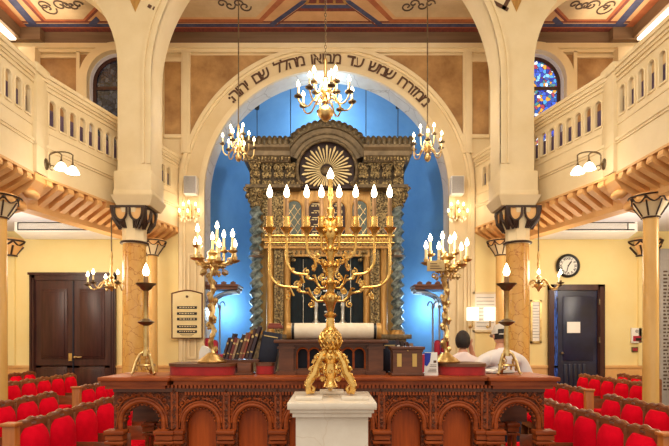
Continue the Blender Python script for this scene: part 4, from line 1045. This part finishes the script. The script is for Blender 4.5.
# ================================================================ CHANDELIERS
def chandelier(loc,rod_top,body,rings,label,group,sleeve='candle',chain=False,bs=1.0,cat='chandelier',skip=None):
    t=thing('brass_chandelier',label,cat,loc,0,group)
    MB().lathe(body,n=18).build('turned_body','brass',t)
    zt_=body[-1][1] if body[-1][1]>body[0][1] else body[0][1]
    rod=MB()
    if chain:
        n=int(min(1.0,rod_top)/.05)
        for i in range(n):
            zz_=zt_+.02+i*.045
            rod.tube([(.014*math.cos(a)*(i%2),.014*math.cos(a)*((i+1)%2),zz_+.028*math.sin(a)) for a in [2*PI*j/8 for j in range(8)]],.005,4,closed=True)
        zt_=zt_+n*.045
    rod.lathe([(.012,zt_-.01),(.012,rod_top-.03),(.03,rod_top-.02),(.03,rod_top)],n=8)
    rod.build('hanging_rod','bronze',t)
    for (n,r,zb,zhub,a0) in rings:
        for i in range(n):
            a=a0+2*PI*i/n; c,s=math.cos(a),math.sin(a); m=MB()
            pts=[(.03,zhub),(r*.25,zhub+.05*bs),(r*.45,zhub-.0),(r*.62,zhub-.075*bs),(r*.82,zhub-.08*bs),(r*.97,zhub-.03*bs),(r,zb-.12*bs)]
            sm=[]
            P4=[Vector((p[0],p[1],0)) for p in pts]
            for j in range(len(P4)-1):
                p0=P4[max(j-1,0)];p1=P4[j];p2=P4[j+1];p3=P4[min(j+2,len(P4)-1)]
                for q in range(4):
                    u=q/4; v=.5*((2*p1)+(p2-p0)*u+(2*p0-5*p1+4*p2-p3)*u*u+(3*p1-p0-3*p2+p3)*u**3); sm.append((v.x,v.y))
            sm.append(pts[-1])
            m.tube([(q*c,q*s,w) for q,w in sm],.009*bs,6)
            m.tube([(r*.3*c+.03*bs*math.cos(tt)*c,r*.3*s+.03*bs*math.cos(tt)*s,zhub-.02+.03*bs*math.sin(tt)) for tt in [.6*k for k in range(9)]],.006*bs,4)
            A=m.build('arm','brass',t)
            MB().lathe([(.01*bs,zb-.13*bs),(.045*bs,zb-.115*bs),(.048*bs,zb-.105*bs),(.014*bs,zb-.105*bs),(.02*bs,zb-.08*bs),(.0,zb-.08*bs)],(r*c,r*s,0),12).build('drip_pan','bronze',A)
            MB().lathe([(.012*bs,zb-.085*bs),(.011*bs,zb)],(r*c,r*s,0),8).build('candle_sleeve',sleeve,A)
            b=MB(); flame(b,r*c,r*s,zb-.003,.074*bs,.0205*bs); b.build('bulb','flame',A)
    return t
D=7.0; z0=4.62
bd=[(0,0),(.02,.0),(.03,.02),(.075,.05),(.112,.11),(.112,.14),(.08,.2),(.03,.225),(.02,.25),(.05,.28),(.03,.31),(.02,.34),(.06,.40),(.065,.44),(.03,.49),(.02,.55),(.045,.60),(.02,.65),(.03,.72),(.015,.8),(.03,.86),(.012,.9)]
chandelier((px(325.5,D),D,z0),9.7-z0,bd,[(8,.385,.46,.30,R(12)),(4,.21,.63,.48,R(42))],'large two-tier brass ball chandelier hanging before the apse arch',None,chain=True,bs=1.25)
D=9.1; z0=4.80
bd2=[(0,0),(.03,.02),(.06,.07),(.06,.10),(.025,.15),(.02,.19),(.05,.25),(.055,.30),(.02,.36),(.02,.44),(.04,.5),(.015,.58),(.03,.64),(.01,.7)]
for x,side in((238.5,'double-door side'),(427.5,'clock side')):
    chandelier((px(x,D),D,z0),CZ-z0,bd2,[(6,.285,.42,.20,R(20)),(3,.14,.60,.36,R(75))],'small brass chandelier on a long rod beside the apse arch, %s'%side,'chandeliers beside the apse arch',bs=1.15)
D=8.895; z0=2.42
bd3=[(0,0),(.02,.02),(.03,.05),(.075,.09),(.08,.13),(.04,.18),(.02,.22),(.05,.26),(.02,.30),(.03,.36),(.015,.44),(.028,.5),(.015,.56),(.025,.64),(.012,.72)]
for x,side in((111.5,'by the double door'),(538.5,'by the dark glazed door')):
    chandelier((px(x,D),D,z0),3.90-z0,bd3,[(6,.40,.27,.15,R(8))],'brass chandelier hanging under the gallery behind the marble column, %s'%side,'chandeliers under the galleries',bs=1.3)
# ================================================================ WALL FITTINGS
for s,side in SIDES:
    xc=44 if s<0 else 608.5
    D=7.22; t=thing('gallery_wall_lamp','bronze swan-neck wall lamp with two white glass shades on the gallery front, %s'%side,'wall lamp',(AX+s*4.075,7.30,pz(163,7.25)),0,'two-shade gallery lamps')
    MB().ball((0,0,0),(.025,.07,.09),2).tube([(-s*.02,0,0),(-s*.06,0,0)],.02,8).build('back_plate','bronze',t)
    for k,(dx,dy,dz) in enumerate(((.25,-.05,-.05),(.42,-.06,-.11))):
        X=-s*dx; m=MB()
        top=.155
        pts=[(-s*.05,0,0),(-s*.06,dy*.3,top*.6)]+[(-s*(.06+ (dx-.06)*(1-math.cos(a))/2),dy*.6,top*.6+ .075*math.sin(a)) for a in [PI*i/10 for i in range(1,10)]]+[(X,dy,top*.5),(X,dy,dz+.08)]
        m.tube(pts,.010,7); m.tube([(-s*(.10+.035*math.cos(a)),dy*.4,-.06+.035*math.sin(a)) for a in [.5*i for i in range(11)]],.007,5)
        m.lathe([(.02,dz+.05),(.03,dz+.065),(.012,dz+.1)],(X,dy,0),10)
        A=m.build('arm','bronze',t)
        MB().lathe([(.022,dz+.06),(.05,dz+.035),(.07,dz-.0),(.095,dz-.045),(.088,dz-.045),(.06,dz-.0),(.018,dz+.045)],(X,dy,0),18,mod=lambda a,z:1+.05*math.cos(7*a)).build('glass_shade','flamew',A)
        MB().ball((X,dy,dz-.005),.035,2).build('bulb','flame',A)
    xc=190.5 if s<0 else 460.5-4.5
    D=BW-.06; t=thing('crystal_wall_sconce','gilt wall sconce with crystal drops and several lit bulbs under a grey loudspeaker, %s'%side,'sconce',(px(xc,D) if s<0 else px(456.5,D),D,pz(214,D)),0,'crystal wall sconces')
    MB().lathe([(.0,-.16),(.04,-.12),(.03,-.04),(.05,.02),(.03,.1),(.02,.2),(.0,.22)],(0,-.03,0),10).build('back_stem','brass',t)
    for k,(dx,z,y) in enumerate(((-.2,.03,-.12),(-.13,.17,-.08),(0,.20,-.12),(.13,.17,-.08),(.2,.03,-.12),(0,.0,-.22))):
        A=MB().tube([(0,-.04,-.06),(dx*.5,y*.7,-.12),(dx*.95,y,-.09),(dx,y,z-.10)],.008,6).lathe([(.01,z-.11),(.035,z-.1),(.012,z-.085),(.012,z-.02)],(dx,y,0),8).build('arm','brass',t)
        b=MB(); flame(b,dx,y,z-.02,.08,.02); b.build('bulb','flame',A)
    m=MB()
    for k in range(14):
        a=2*PI*k/14; m.lathe([(0,-.04),(.014,0),(0,.03)],(.17*math.cos(a),-.10+.07*math.sin(a),-.10-.03*(k%3)),5)
    m.build('crystal_drops','glass',t)
    lamp('POINT',(px(xc if s<0 else 456.5,D),D-.3,pz(212,D)),4,size=.2,name='sconce_light')
    D=BW-.07; t=thing('wall_loudspeaker','small grey box loudspeaker mounted on the cream arch pilaster, %s'%side,'loudspeaker',(px(192,D) if s<0 else px(456,D),BW-.09,pz(187,D)),0,'grey loudspeakers')
    MB().bb(-.135,.135,-.14,.06,-.19,.19,bev=.012).build('cabinet','acwhite',t)
    MB().bb(-.12,.12,-.15,-.14,-.175,.175,bev=.004).build('speaker_grille','grey',t)
    # suspended air conditioner
    xa,xb=(16,111) if s<0 else (543,636); D=9.75
    t=thing('air_conditioner','long white ceiling air conditioner above the %s'%('double door' if s<0 else 'round clock'),'air conditioner',((px(xa,D)+px(xb,D))/2,D,3.62),0,'ceiling air conditioners')
    w=(px(xb,D)-px(xa,D))/2
    MB().prism([(-.05,.05),(.25,-.03),(.5,.0),(.6,.08),(.6,.238),(-.05,.238)],-w,w,'yz').build('casing','acwhite',t)
    m=MB().bb(-w+.06,w-.06,-.058,-.045,.205,.225).bb(-w+.06,w-.06,-.058,-.045,.068,.09).bb(-w+.06,-w+.08,-.058,-.045,.08,.22).bb(w-.2,w-.18,-.058,-.045,.08,.22)
    m.build('grille_outline','black',t)
    m=MB()
    for k in range(5): m.bb(-w+.09,w-.21,-.056,-.045,.10+.02*k,.108+.02*k)
    m.build('grille_slats','tablet',t)
# cream plaque with black name plates
D=BW-.1; t=thing('memorial_plaque','cream arched-top plaque with five black name plates on the apse pilaster','plaque',(px(187.5,D),D,pz(338,D)))
w=(203-173)/2*D/F; h=(338-292)*D/F
ol=[(-w,0),(w,0),(w,h-.03)]+[(w*math.cos(a),h-.03+.06*math.sin(a)**3) for a in [PI*i/14 for i in range(1,14)]]+[(-w,h-.03)]
MB().prism(ol,-.035,.05).build('board','cream_plaque',t)
MB().tube([(x,-.035,z) for x,z in ol],.016,6,closed=True).build('plaque_frame','wooddark',t)
for k,y in enumerate((308,314,319.5,327,332)):
    p=MB().bb(-w*.66,w*.66,-.045,-.034,pz(y,D)-pz(338,D)-.02,pz(y,D)-pz(338,D)+.035).build('name_plate','black',t)
    l=MB()
    random.seed(k)
    x=-w*.5
    while x<w*.5:
        q=random.uniform(.02,.05); l.bb(x,min(x+q,w*.58),-.048,-.045,pz(y,D)-pz(338,D),pz(y,D)-pz(338,D)+.018); x+=q+.02
    l.build('plate_lettering','cream2',p)
l=MB()
for k in range(3): l.bb(-w*.55+.03*k,w*.55-.03*k,-.038,-.034,.10-.03*k,.11-.03*k)
l.ball((0,-.04,h-.1),.03,1); l.build('engraved_lines','ink',t)
# clock
D=BW-.04; t=thing('wall_clock','round black-rimmed wall clock with roman numerals on the yellow wall','clock',(px(567.5,D),D,pz(266,D)))
r=11.8*D/F
MB().lathe([(r*.78,.0),(r,.0),(r*1.0,.04),(r*.9,.06),(r*.78,.05),(r*.78,0)],n=36,m=Matrix.Rotation(PI/2,4,'X'),cap=False).build('rim','black',t)
MB().lathe([(0,.0),(r*.8,.0),(r*.8,.03),(0,.03)],n=36,m=Matrix.Rotation(PI/2,4,'X')).build('dial','paper',t)
m=MB()
for k,n in enumerate(['XII','I','II','III','IV','V','VI','VII','VIII','IX','X','XI']):
    a=-2*PI*k/12; mt=Matrix.Rotation(a*-1,4,'Y')@Matrix.Translation((0,-.033,r*.52)); put_glyph(m,n,.075,mt)
m.build('numerals','black',t,smooth=False)
m=MB()
for a,l_,w_ in((R(35),.45,.012),(R(195),.55,.009)):
    m.tube([(0,-.04,0),(r*l_*math.sin(a),-.04,r*l_*math.cos(a))],w_,5)
m.ball((0,-.04,0),.018,1); m.build('clock_hands','black',t)
# fire panel, switches
D=BW-.03
t=thing('alarm_panel','small white alarm call panel with dark red strip on the yellow wall','alarm',(px(635.5,D),D,pz(335.5,D)))
MB().bb(-.11,.11,-.05,0,-.16,.16,bev=.008).build('panel_box','acwhite',t); MB().bb(-.08,.08,-.058,-.05,-.12,-.01).build('red_strip','crimson',t); MB().bb(-.03,.09,-.062,-.058,-.11,-.05).build('dark_window','black',t); MB().lathe([(0,.055),(.035,.055),(.04,.045)],(0,0,.09),14,m=Matrix.Rotation(PI/2,4,'X')).build('sounder','grey',t)
for x,y,l in((634.5,349.5,'tiny switch plate with red buttons below the white alarm panel'),(10.5,358.5,'tiny switch plate with red and blue mark on the yellow wall by the back pews')):
    t=thing('switch_plate',l,'switch',(px(x,D),D,pz(y,D))); MB().bb(-.065,.065,-.02,0,-.055,.055,bev=.005).build('plate','bronze' if x>300 else 'acwhite',t)
    for q in(-.025,.025): MB().bb(q-.018,q+.018,-.028,-.02,-.03,.03).build('button','crimson' if q<0 or x>300 else 'royal',t)
# framed boards on the clock side
D=BW-.03
def framed(x0,x1,y0,y1,label,mf,lines,nm='framed_notice',cat='notice'):
    t=thing(nm,label,cat,(px((x0+x1)/2,D),D,pz((y0+y1)/2,D))); w=(x1-x0)/2*D/F; h=(y1-y0)/2*D/F; m=MB()
    for a,b,c,d in((-w,-w+.04,-h,h),(w-.04,w,-h,h),(-w,w,h-.04,h),(-w,w,-h,-h+.04)): m.bb(a,b,-.04,0,c,d)
    m.build('frame',mf,t); b=MB().bb(-w+.03,w-.03,-.02,-.005,-h+.03,h-.03).build('board','paper',t)
    l=MB(); random.seed(int(x0))
    for k in range(lines):
        z=h-.12-k*(2*h-.24)/max(lines-1,1); l.bb(-w*.7,w*random.uniform(.3,.7),-.024,-.02,z-.008,z+.008)
    l.build('print_lines','tablet',b); return t
framed(472.5,498,292,332,'white framed notice board with two glowing lamps on the yellow wall by the visitors','cream2',9)
framed(530,541,300,343,'narrow framed notice hung between the marble column and the dark door','brass',12)
for x,q in((473,'first'),(490.5,'second')):
    t=thing('lit_wall_lamp','glowing white square lamp before the framed notice board, %s'%('nearer the apse' if q=='first' else 'nearer the marble column'),'wall lamp',(px(x,BW-.25),BW-.22,pz(314,BW-.25)),0,'pair of glowing lamps')
    MB().lathe([(.11,-.14),(.125,-.13),(.125,.13),(.11,.14)],n=18).build('lamp_shade','lampwhite',t)
    MB().tube([(0,0,-.14),(0,0,-.26),(0,.18,-.26)],.018,8).ball((0,.18,-.26),.04,1).build('lamp_arm','brass',t)
# stone tablet at the far edge
t=thing('inscribed_tablet','large grey stone tablet of engraved names on the far wall beyond the thin column','tablet',(px(677.5,BW),BW-.06,pz(335,BW)))
w,h=(698-657)/2*BW/F,(420-249)/2*BW/F
MB().bb(-w,w,-.05,.03,-h*.9,h,bev=.01).build('stone','tablet',t)
l=MB(); random.seed(2)
for k in range(34):
    x=-w+.06
    while x<w-.1:
        q=random.uniform(.03,.09); l.bb(x,x+q,-.054,-.05,h-.5-k*.075,h-.5-k*.075+.035); x+=q+.03
l.build('engraving','scroll',t)
l=MB().lathe([(.16,-.0),(.17,.01),(.10,.02),(0,.02)],(0,-.05,h-.22),24,m=Matrix.Rotation(PI/2,4,'X')); l.build('emblem','grey',t)
# small spot lamps on the apse dome with their cables
for i,(x,y,l) in enumerate(((257,107,'low by the inscription end'),(290.5,83.5,'by the chandelier bulbs'),(366,84,'by the chandelier, clock side'),(398,106,'low on the arch, clock side'))):
    D=BW+.55; t=thing('spot_lamp','small black spot lamp with cable hung inside the arch, %s'%(['low, double-door side','high, double-door side','high, clock side','low, clock side'][i]),'spot lamp',(px(x,D),D,pz(y,D)),0,'spot lamps in the arch')
    MB().lathe([(.0,-.05),(.05,-.05),(.06,.07),(.03,.11),(0,.11)],n=12).build('lamp_body','black',t); MB().tube([(0,0,-.05),(0,.02,-1.15 if i in(1,2) else -.8)],.009,6).build('cable','black',t)
# ================================================================ PEWS
def make_seat(p):
    t=bpy.data.objects.new('pew_seat',None); COL.objects.link(t)
    # local: x = facing direction (towards the aisle), y = along the row (width p), z up
    h=p/2
    back=MB(); 
    n=20; top=[]
    for i in range(n+1):
        u=-1+2*i/n; z=.922+.02*(1-abs(u))+.006*math.cos(3*PI*u)
        top.append((u*h*.97,z))
    back.prism([(-h*.97,.28),(h*.97,.28)]+top[::-1],-.02,.02,'yz'); back.build('seat_back','seatwood',t)
    cr=MB(); cr.tube([(.004,y*.94,z-.004) for y,z in top],.022,8)
    cr.bb(-.02,.028,-h*.97,h*.97,.885,.925); cr.build('crest','seatwood',t)
    MB().bb(.027,.034,-.028,.028,.900,.916).build('number_plate','silver',t)
    # barrel-shaped red pad with rounded top
    cu_=MB(); W=h*.90; rows=[]
    for j in range(11):
        z=.42+.465*j/10; r_=[]
        sh=1.0 if j<6 else 1-.42*(1-math.sqrt(max(0,1-((j-5)/5)**2)))
        for i in range(13):
            u=-1+2*i/12; bul=.105*(1-u*u)**.6*(1.0 if j<8 else (1-.4*((j-7)/3)**2))*(1 if j>0 else .6)
            r_.append(cu_.bm.verts.new((.021+bul,u*W*sh,z)))
        rows.append(r_)
    for A,B in zip(rows,rows[1:]):
        for i in range(12): cu_._f([A[i],A[i+1],B[i+1],B[i]])
    cu_._f(rows[-1]); cu_._f(rows[0][::-1])
    cu_.build('back_pad','red',t)
    MB().bb(.02,.42,-h*.95,h*.95,.38,.47,bev=.03).build('seat_cushion','red',t)
    MB().bb(.0,.40,-h*.97,h*.97,.30,.38).bb(.0,.03,-h*.97,h*.97,.06,.3).bb(.05,.36,-h*.1,h*.1,0,.3).build('seat_box','seatwood',t)
    m=MB().bb(-.02,.045,h*.93,h*.995,.0,.90,bev=.004).bb(.03,.40,h*.93,h*.995,.28,.62,bev=.008).bb(.34,.40,h*.93,h*.995,0,.3); m.build('side_divider','seatwood',t)
    return t
seat0=make_seat(.42)
def endpanel(par,h,y):
    m=MB().bb(-.045,.055,y-.035,y+.035,0,.94,bev=.008).bb(.04,.44,y-.035,y+.035,0,.66,bev=.008).bb(-.055,.065,y-.05,y+.05,.925,.95,bev=.006); m.build('end_panel','endwood',par)
ORD=['first','second','third','fourth','fifth','sixth','seventh']
used=[False]
def row(s,X,d0,n,p,desc,side,near_panel=False,far_panel=False):
    for i in range(n):
        y=d0+p*(i+.5)
        lab='red pew seat, %s from entrance end of the %s, %s'%(ORD[i],desc,side)
        rz=0 if s<0 else PI
        if not used[0]: o=seat0; used[0]=True; o.location=(X,y,0); o.rotation_euler=(0,0,rz); o.name='pew_seat'
        else: o=dup(seat0,(X,y,0),rz)
        tag(o,lab,'seat','%s, %s'%(desc,side)); o.scale=(1,p/.42,1)
        sg=1 if s<0 else -1
        if near_panel and i==0: endpanel(o,0,-sg*(.21+.035))
        if far_panel and i==n-1: endpanel(o,0,sg*(.21+.035))
a,b=SIDES[0][1],SIDES[1][1]
# copy the plain seat first, panels are added after the copies are made
rows=[(-1,-2.45,3.87,5,.43,'aisle row',a,True),(-1,-3.40,4.54,4,.41,'second row before the gap',a,False),(-1,-3.40,6.74,3,.42,'second row behind the gap',a,True),
      (-1,-4.79,7.27,5,.42,'third row',a,False),(-1,-5.88,8.68,3,.42,'wall row',a,False),
      (1,2.33,3.48,5,.40,'aisle row',b,True),(1,3.25,4.31,4,.40,'second row before the gap',b,False),(1,3.30,6.40,4,.40,'second row behind the gap',b,True),
      (1,4.62,7.25,5,.40,'third row',b,False),(1,5.36,8.1,3,.40,'wall row',b,False)]
for r in rows: row(*r[:7])
for o in [q for q in bpy.data.objects if q.get('label','').startswith('red pew seat, first')]:
    r=[q for q in rows if q[5] in o['label'] and o['label'].endswith(q[6])]
    for q in r:
        if q[7] and abs(o.location.x-q[1])<.01: endpanel(o,0,-.245 if q[0]<0 else .245)
# ================================================================ PEOPLE
def skin(name,chains,m,parent,sub=2,boxy=None):
    """chains: list of lists of (x,y,z,rx,ry); first point of a later chain equal to an existing point joins there."""
    vs=[];es=[];rad=[];idx={}
    for ch in chains:
        prev=None
        for p in ch:
            k=tuple(round(c,4) for c in p[:3])
            if k not in idx: idx[k]=len(vs); vs.append(p[:3]); rad.append((p[3],p[4] if len(p)>4 else p[3]))
            i=idx[k]
            if prev is not None and prev!=i: es.append((prev,i))
            prev=i
    me=bpy.data.meshes.new(name); me.from_pydata(vs,es,[]); o=bpy.data.objects.new(name,me); COL.objects.link(o)
    md=o.modifiers.new('s','SKIN'); md.use_smooth_shade=True
    sv=me.skin_vertices[0].data
    for i,r in enumerate(rad): sv[i].radius=r; sv[i].use_root=(i==0)
    o.modifiers.new('d','SUBSURF').levels=sub; o.modifiers['d'].render_levels=sub
    bpy.context.view_layer.update()
    nm=bpy.data.meshes.new_from_object(o.evaluated_get(bpy.context.evaluated_depsgraph_get())); bpy.data.objects.remove(o)
    nm.name=name; nm.materials.clear(); nm.materials.append(M[m]); nm.polygons.foreach_set('use_smooth',[True]*len(nm.polygons))
    r=bpy.data.objects.new(name,nm); COL.objects.link(r); r.parent=parent; return r
def person(loc,rz,label,H,wid,shirt,cap,hand_up,head_yaw=0,tilt=0):
    t=thing('person',label,'person',loc,rz)       # local: faces +y
    k=H/1.75; w=wid
    pel=(0,0,.95*k); ch=[[(*pel,.13*w,.10),(0,-.01,1.10*k,.12*w,.075),(0,0,1.28*k,.13*w,.075),(0,.0,1.42*k,.085*w,.05),(0,.0,1.50*k,.055,.055),(0,.02,1.56*k,.055,.055)]]
    hands=[]
    for s in(-1,1):
        ch.append([pel,(s*.10*w,0,.88*k,.10*w),(s*.11*w,.02,.50*k,.065*w),(s*.11*w,-.01,.12*k,.045),(s*.115*w,.02,.055*k,.045),(s*.12*w,.14,.035*k,.035)])
        sh=(0,.0,1.42*k)
        if hand_up and s>0:
            arm=[sh,(s*.18*w,.0,1.355*k,.058),(s*.25*w,.10,1.16*k,.048),(s*.17*w,.19,1.38*k,.035),(s*.115*w,.17,1.49*k,.03)]
            hd=Vector((s*.115*w,.17,1.49*k)); dr=Vector((-.1,-.2,.95)).normalized(); sd=Vector((0,1,.1)).normalized()
        else:
            arm=[sh,(s*.185*w,-.01,1.35*k,.060),(s*.26*w,-.02,1.10*k,.048),(s*.25*w,.06,.86*k,.034),(s*.245*w,.075,.82*k,.03)]
            hd=Vector((s*.245*w,.075,.82*k)); dr=Vector((0,.15,-1)).normalized(); sd=Vector((0,1,.1)).normalized()
        ch.append(arm)
        palm=hd+dr*.07; ch.append([tuple(hd)+(.03,),tuple(palm)+(.036,.018)])
        nrm=dr.cross(sd).normalized()*(-s)
        for f,(off,ln) in enumerate(((.030,.075),(.010,.085),(-.010,.08),(-.028,.062))):
            b=palm+sd*off*.6; q=palm+dr*.03+sd*off; ch.append([tuple(palm)+(.036,.018),tuple(q)+(.0095,),tuple(q+dr*ln*.5+nrm*.008)+(.0085,),tuple(q+dr*ln*.9+nrm*.028)+(.007,)])
        th=hd+dr*.03; ch.append([tuple(hd)+(.03,),tuple(th+sd*.04)+(.011,),tuple(th+sd*.055+dr*.035)+(.0095,),tuple(th+sd*.055+dr*.065+nrm*.01)+(.008,)])
    body=skin('body',ch,'skin',t)
    # head joined to the body as one mesh
    hb=bmesh.new(); hb.from_mesh(body.data); m=MB(); m.bm.free(); m.bm=hb
    hc=Vector((0,.03,1.645*k)); hm=Matrix.Translation(hc)@Matrix.Rotation(head_yaw,4,'Z')@Matrix.Rotation(tilt,4,'X')
    def hp(x,y,z): return hm@Vector((x,y,z))
    g=bmesh.ops.create_uvsphere(hb,u_segments=24,v_segments=16,radius=1,matrix=Matrix.Identity(4))
    for v in g['verts']:
        x,y,z=v.co; jaw=1-.28*max(0,-z)**1.3; v.co=hp(x*.078*jaw,y*.098*(1-.12*max(0,-z)),z*.118)
    def part(c,r): 
        g=bmesh.ops.create_icosphere(hb,subdivisions=2,radius=1,matrix=hm@Matrix.Translation(c)@Matrix.Diagonal((*r,1)))
    part((0,.100,-.015),(.014,.022,.026)); part((0,.092,-.055),(.026,.010,.009))
    for s in(-1,1): part((s*.080,-.005,-.01),(.010,.020,.034)); part((s*.032,.088,.012),(.016,.010,.009))
    hb.to_mesh(body.data); hb.free(); body.data.polygons.foreach_set('use_smooth',[True]*len(body.data.polygons))
    e=MB()
    for s in(-1,1): e.ball(hp(s*.032,.094,.012),.0075,1)
    e.build('eyes','black',t)
    # clothes
    cl=[[(0,0,.86*k,.165*w,.125),(0,-.01,1.10*k,.165*w,.13),(0,-.0,1.28*k,.185*w,.135),(0,-.01,1.40*k,.15*w,.11),(0,0,1.475*k,.08,.075),(0,.005,1.505*k,.066,.064)]]
    for s in(-1,1):
        if hand_up and s>0: cl.append([(0,-.01,1.40*k,.15*w,.11),(s*.18*w,.0,1.35*k,.078),(s*.24*w,.06,1.22*k,.075),(s*.25*w,.09,1.17*k,.07)])
        else: cl.append([(0,-.01,1.40*k,.15*w,.11),(s*.185*w,-.01,1.345*k,.082),(s*.245*w,-.015,1.16*k,.082),(s*.258*w,-.018,1.09*k,.080)])
    skin('shirt',cl,shirt,t)
    pc=[[(0,0,.96*k,.155*w,.12),(0,0,.90*k,.15*w,.12)]]
    for s in(-1,1): pc.append([(0,0,.90*k,.15*w,.12),(s*.10*w,0,.82*k,.115*w),(s*.11*w,.02,.5*k,.085*w),(s*.11*w,-.01,.10*k,.075)])
    skin('trousers','' or pc,'jeans',t)
    for s in(-1,1): MB().ball((s*.12*w,.07,.045),(.05,.14,.045),2).build('shoe','shoe',t)
    if cap:
        hr=MB()
        gg=bmesh.ops.create_uvsphere(hr.bm,u_segments=20,v_segments=14,radius=1)
        dl=[v for v in hr.bm.verts if v.co.z<-.45 or (v.co.y>.25 and v.co.z<.35)]
        for v in hr.bm.verts: v.co=hp(v.co.x*.083,v.co.y*.104-.002,v.co.z*.12)
        bmesh.ops.delete(hr.bm,geom=dl,context='VERTS'); hr.build('hair','hair',t)
        c=MB(); bmesh.ops.create_uvsphere(c.bm,u_segments=24,v_segments=16,radius=1)
        dl=[v for v in c.bm.verts if v.co.z<-.06 or (v.co.y<-.72 and abs(v.co.x)<.5 and v.co.z<.38)]
        for v in c.bm.verts: v.co=hp(v.co.x*.092,v.co.y*.114-.002,.012+v.co.z*.128)
        bmesh.ops.delete(c.bm,geom=dl,context='VERTS')
        c.build('cap','capcloth',t)
        c=MB(); pts=[(.085*math.cos(a),.06+.115*math.sin(a)) for a in [PI*i/12 for i in range(13)]]
        A=[c.bm.verts.new(hp(x,y,.015-.25*max(0,y-.1))) for x,y in pts]+[c.bm.verts.new(hp(x,.07,.02)) for x in(-.06,0,.06)]
        B=[c.bm.verts.new(v.co+Vector((0,0,.006))) for v in A]
        c._f(A); c._f(B[::-1])
        for i in range(len(A)): c._f([A[i],A[(i+1)%len(A)],B[(i+1)%len(A)],B[i]])
        c.build('cap_peak','capcloth',t)
        c=MB().tube([hp(.058*math.cos(a),-.098-.012*math.sin(a)+0,.0+.0*math.sin(a)) for a in [PI*i/8 for i in range(9)]],.008,6); c.build('cap_strap','capcloth',t)
    else:
        hr=MB(); bmesh.ops.create_uvsphere(hr.bm,u_segments=26,v_segments=18,radius=1)
        dl=[v for v in hr.bm.verts if v.co.z<-.8 or (v.co.y>.3 and v.co.z<.42)]
        for v in hr.bm.verts: v.co=hp(v.co.x*.092,v.co.y*.116-.006,.004+v.co.z*.128)
        bmesh.ops.delete(hr.bm,geom=dl,context='VERTS'); hr.build('hair','hair',t)
    return t
D=5.85
person((px(501,D),D,0),R(4),'person in white cotton shirt and pale cap, seen from behind beyond the brass candlestick',1.735,1.26,'tshirt',True,False,head_yaw=R(4),tilt=R(-8))
D=6.2
person((px(463,D),D,0),R(-12),'dark-haired person in pale pink top, seen from behind, hand raised to the face',1.665,.98,'pink',False,True,head_yaw=R(-8),tilt=R(-6))
# ================================================================ LIGHT, CAMERA
w=bpy.data.worlds.new('World'); sc.world=w; w.use_nodes=True
w.node_tree.nodes['Background'].inputs['Color'].default_value=(1,.90,.76,1); w.node_tree.nodes['Background'].inputs['Strength'].default_value=.74
warm=(1,.86,.66)
lamp('POINT',(px(325.5,7),6.9,5.15),85,warm,.3,'chandelier_light')
for x in(238.5,427.5): lamp('POINT',(px(x,9.1),9.05,5.3),26,warm,.22,'chandelier_light')
for x in(111.5,538.5): lamp('POINT',(px(x,9.1),9.0,2.75),28,warm,.3,'chandelier_light')
for s in(-1,1):
    lamp('POINT',(AX+s*6.0,6.6,3.0),75,(1,.88,.70),.5,'under_gallery_fill'); lamp('POINT',(AX+s*5.6,8.9,3.0),34,(1,.88,.70),.4,'under_gallery_fill')  # added point fills brightening the aisles and gallery undersides, no fixtures here
    lamp('AREA',(AX+s*5.6,9.2,CZ-.3),12,(1,.8,.56),1.2,'cove_light',sy=2.0,rot=(PI,0,0))
    lamp('POINT',(AX+s*3.65,7.0,3.9),3,(1,.9,.74),.12,'gallery_lamp_light')
    lamp('AREA',(AX+s*5.3,9.9,6.6),30,(1,.86,.62),1.0,'gallery_fill',rot=(R(-60),0,0))  # unseen area fill above the gallery, no fixture hangs here
    lamp('POINT',(px(212 if s<0 else 446,4.6),4.5,2.35),5,warm,.12,'candelabrum_light')
    lamp('POINT',(AX+s*2.05,AD+.9,2.3),44,(.56,.82,1),.2,'apse_light')
lamp('POINT',(AX,AD+1.0,6.35),60,(.70,.90,1),.2,'apse_top_light')
lamp('POINT',(0,3.1,2.5),3,warm,.15,'menorah_light')
lamp('AREA',(0,1.5,7.8),230,(1,.90,.74),4.0,'nave_fill',rot=(R(25),0,0))  # unseen area fill standing in for chandeliers towards the entrance
cam=bpy.data.cameras.new('Camera'); co=bpy.data.objects.new('Camera',cam); COL.objects.link(co); sc.camera=co
co.location=(0,0,EYE); co.rotation_euler=(PI/2,0,0)
cam.sensor_fit='HORIZONTAL'; cam.sensor_width=36; cam.lens=36*F/669; cam.shift_x=4.5/669; cam.shift_y=115/669; cam.clip_start=.05
vs=sc.view_settings; sc.display_settings.display_device='sRGB'; vs.view_transform='Standard'; vs.look='None'; vs.gamma=1; vs.use_curve_mapping=False; vs.exposure=.35
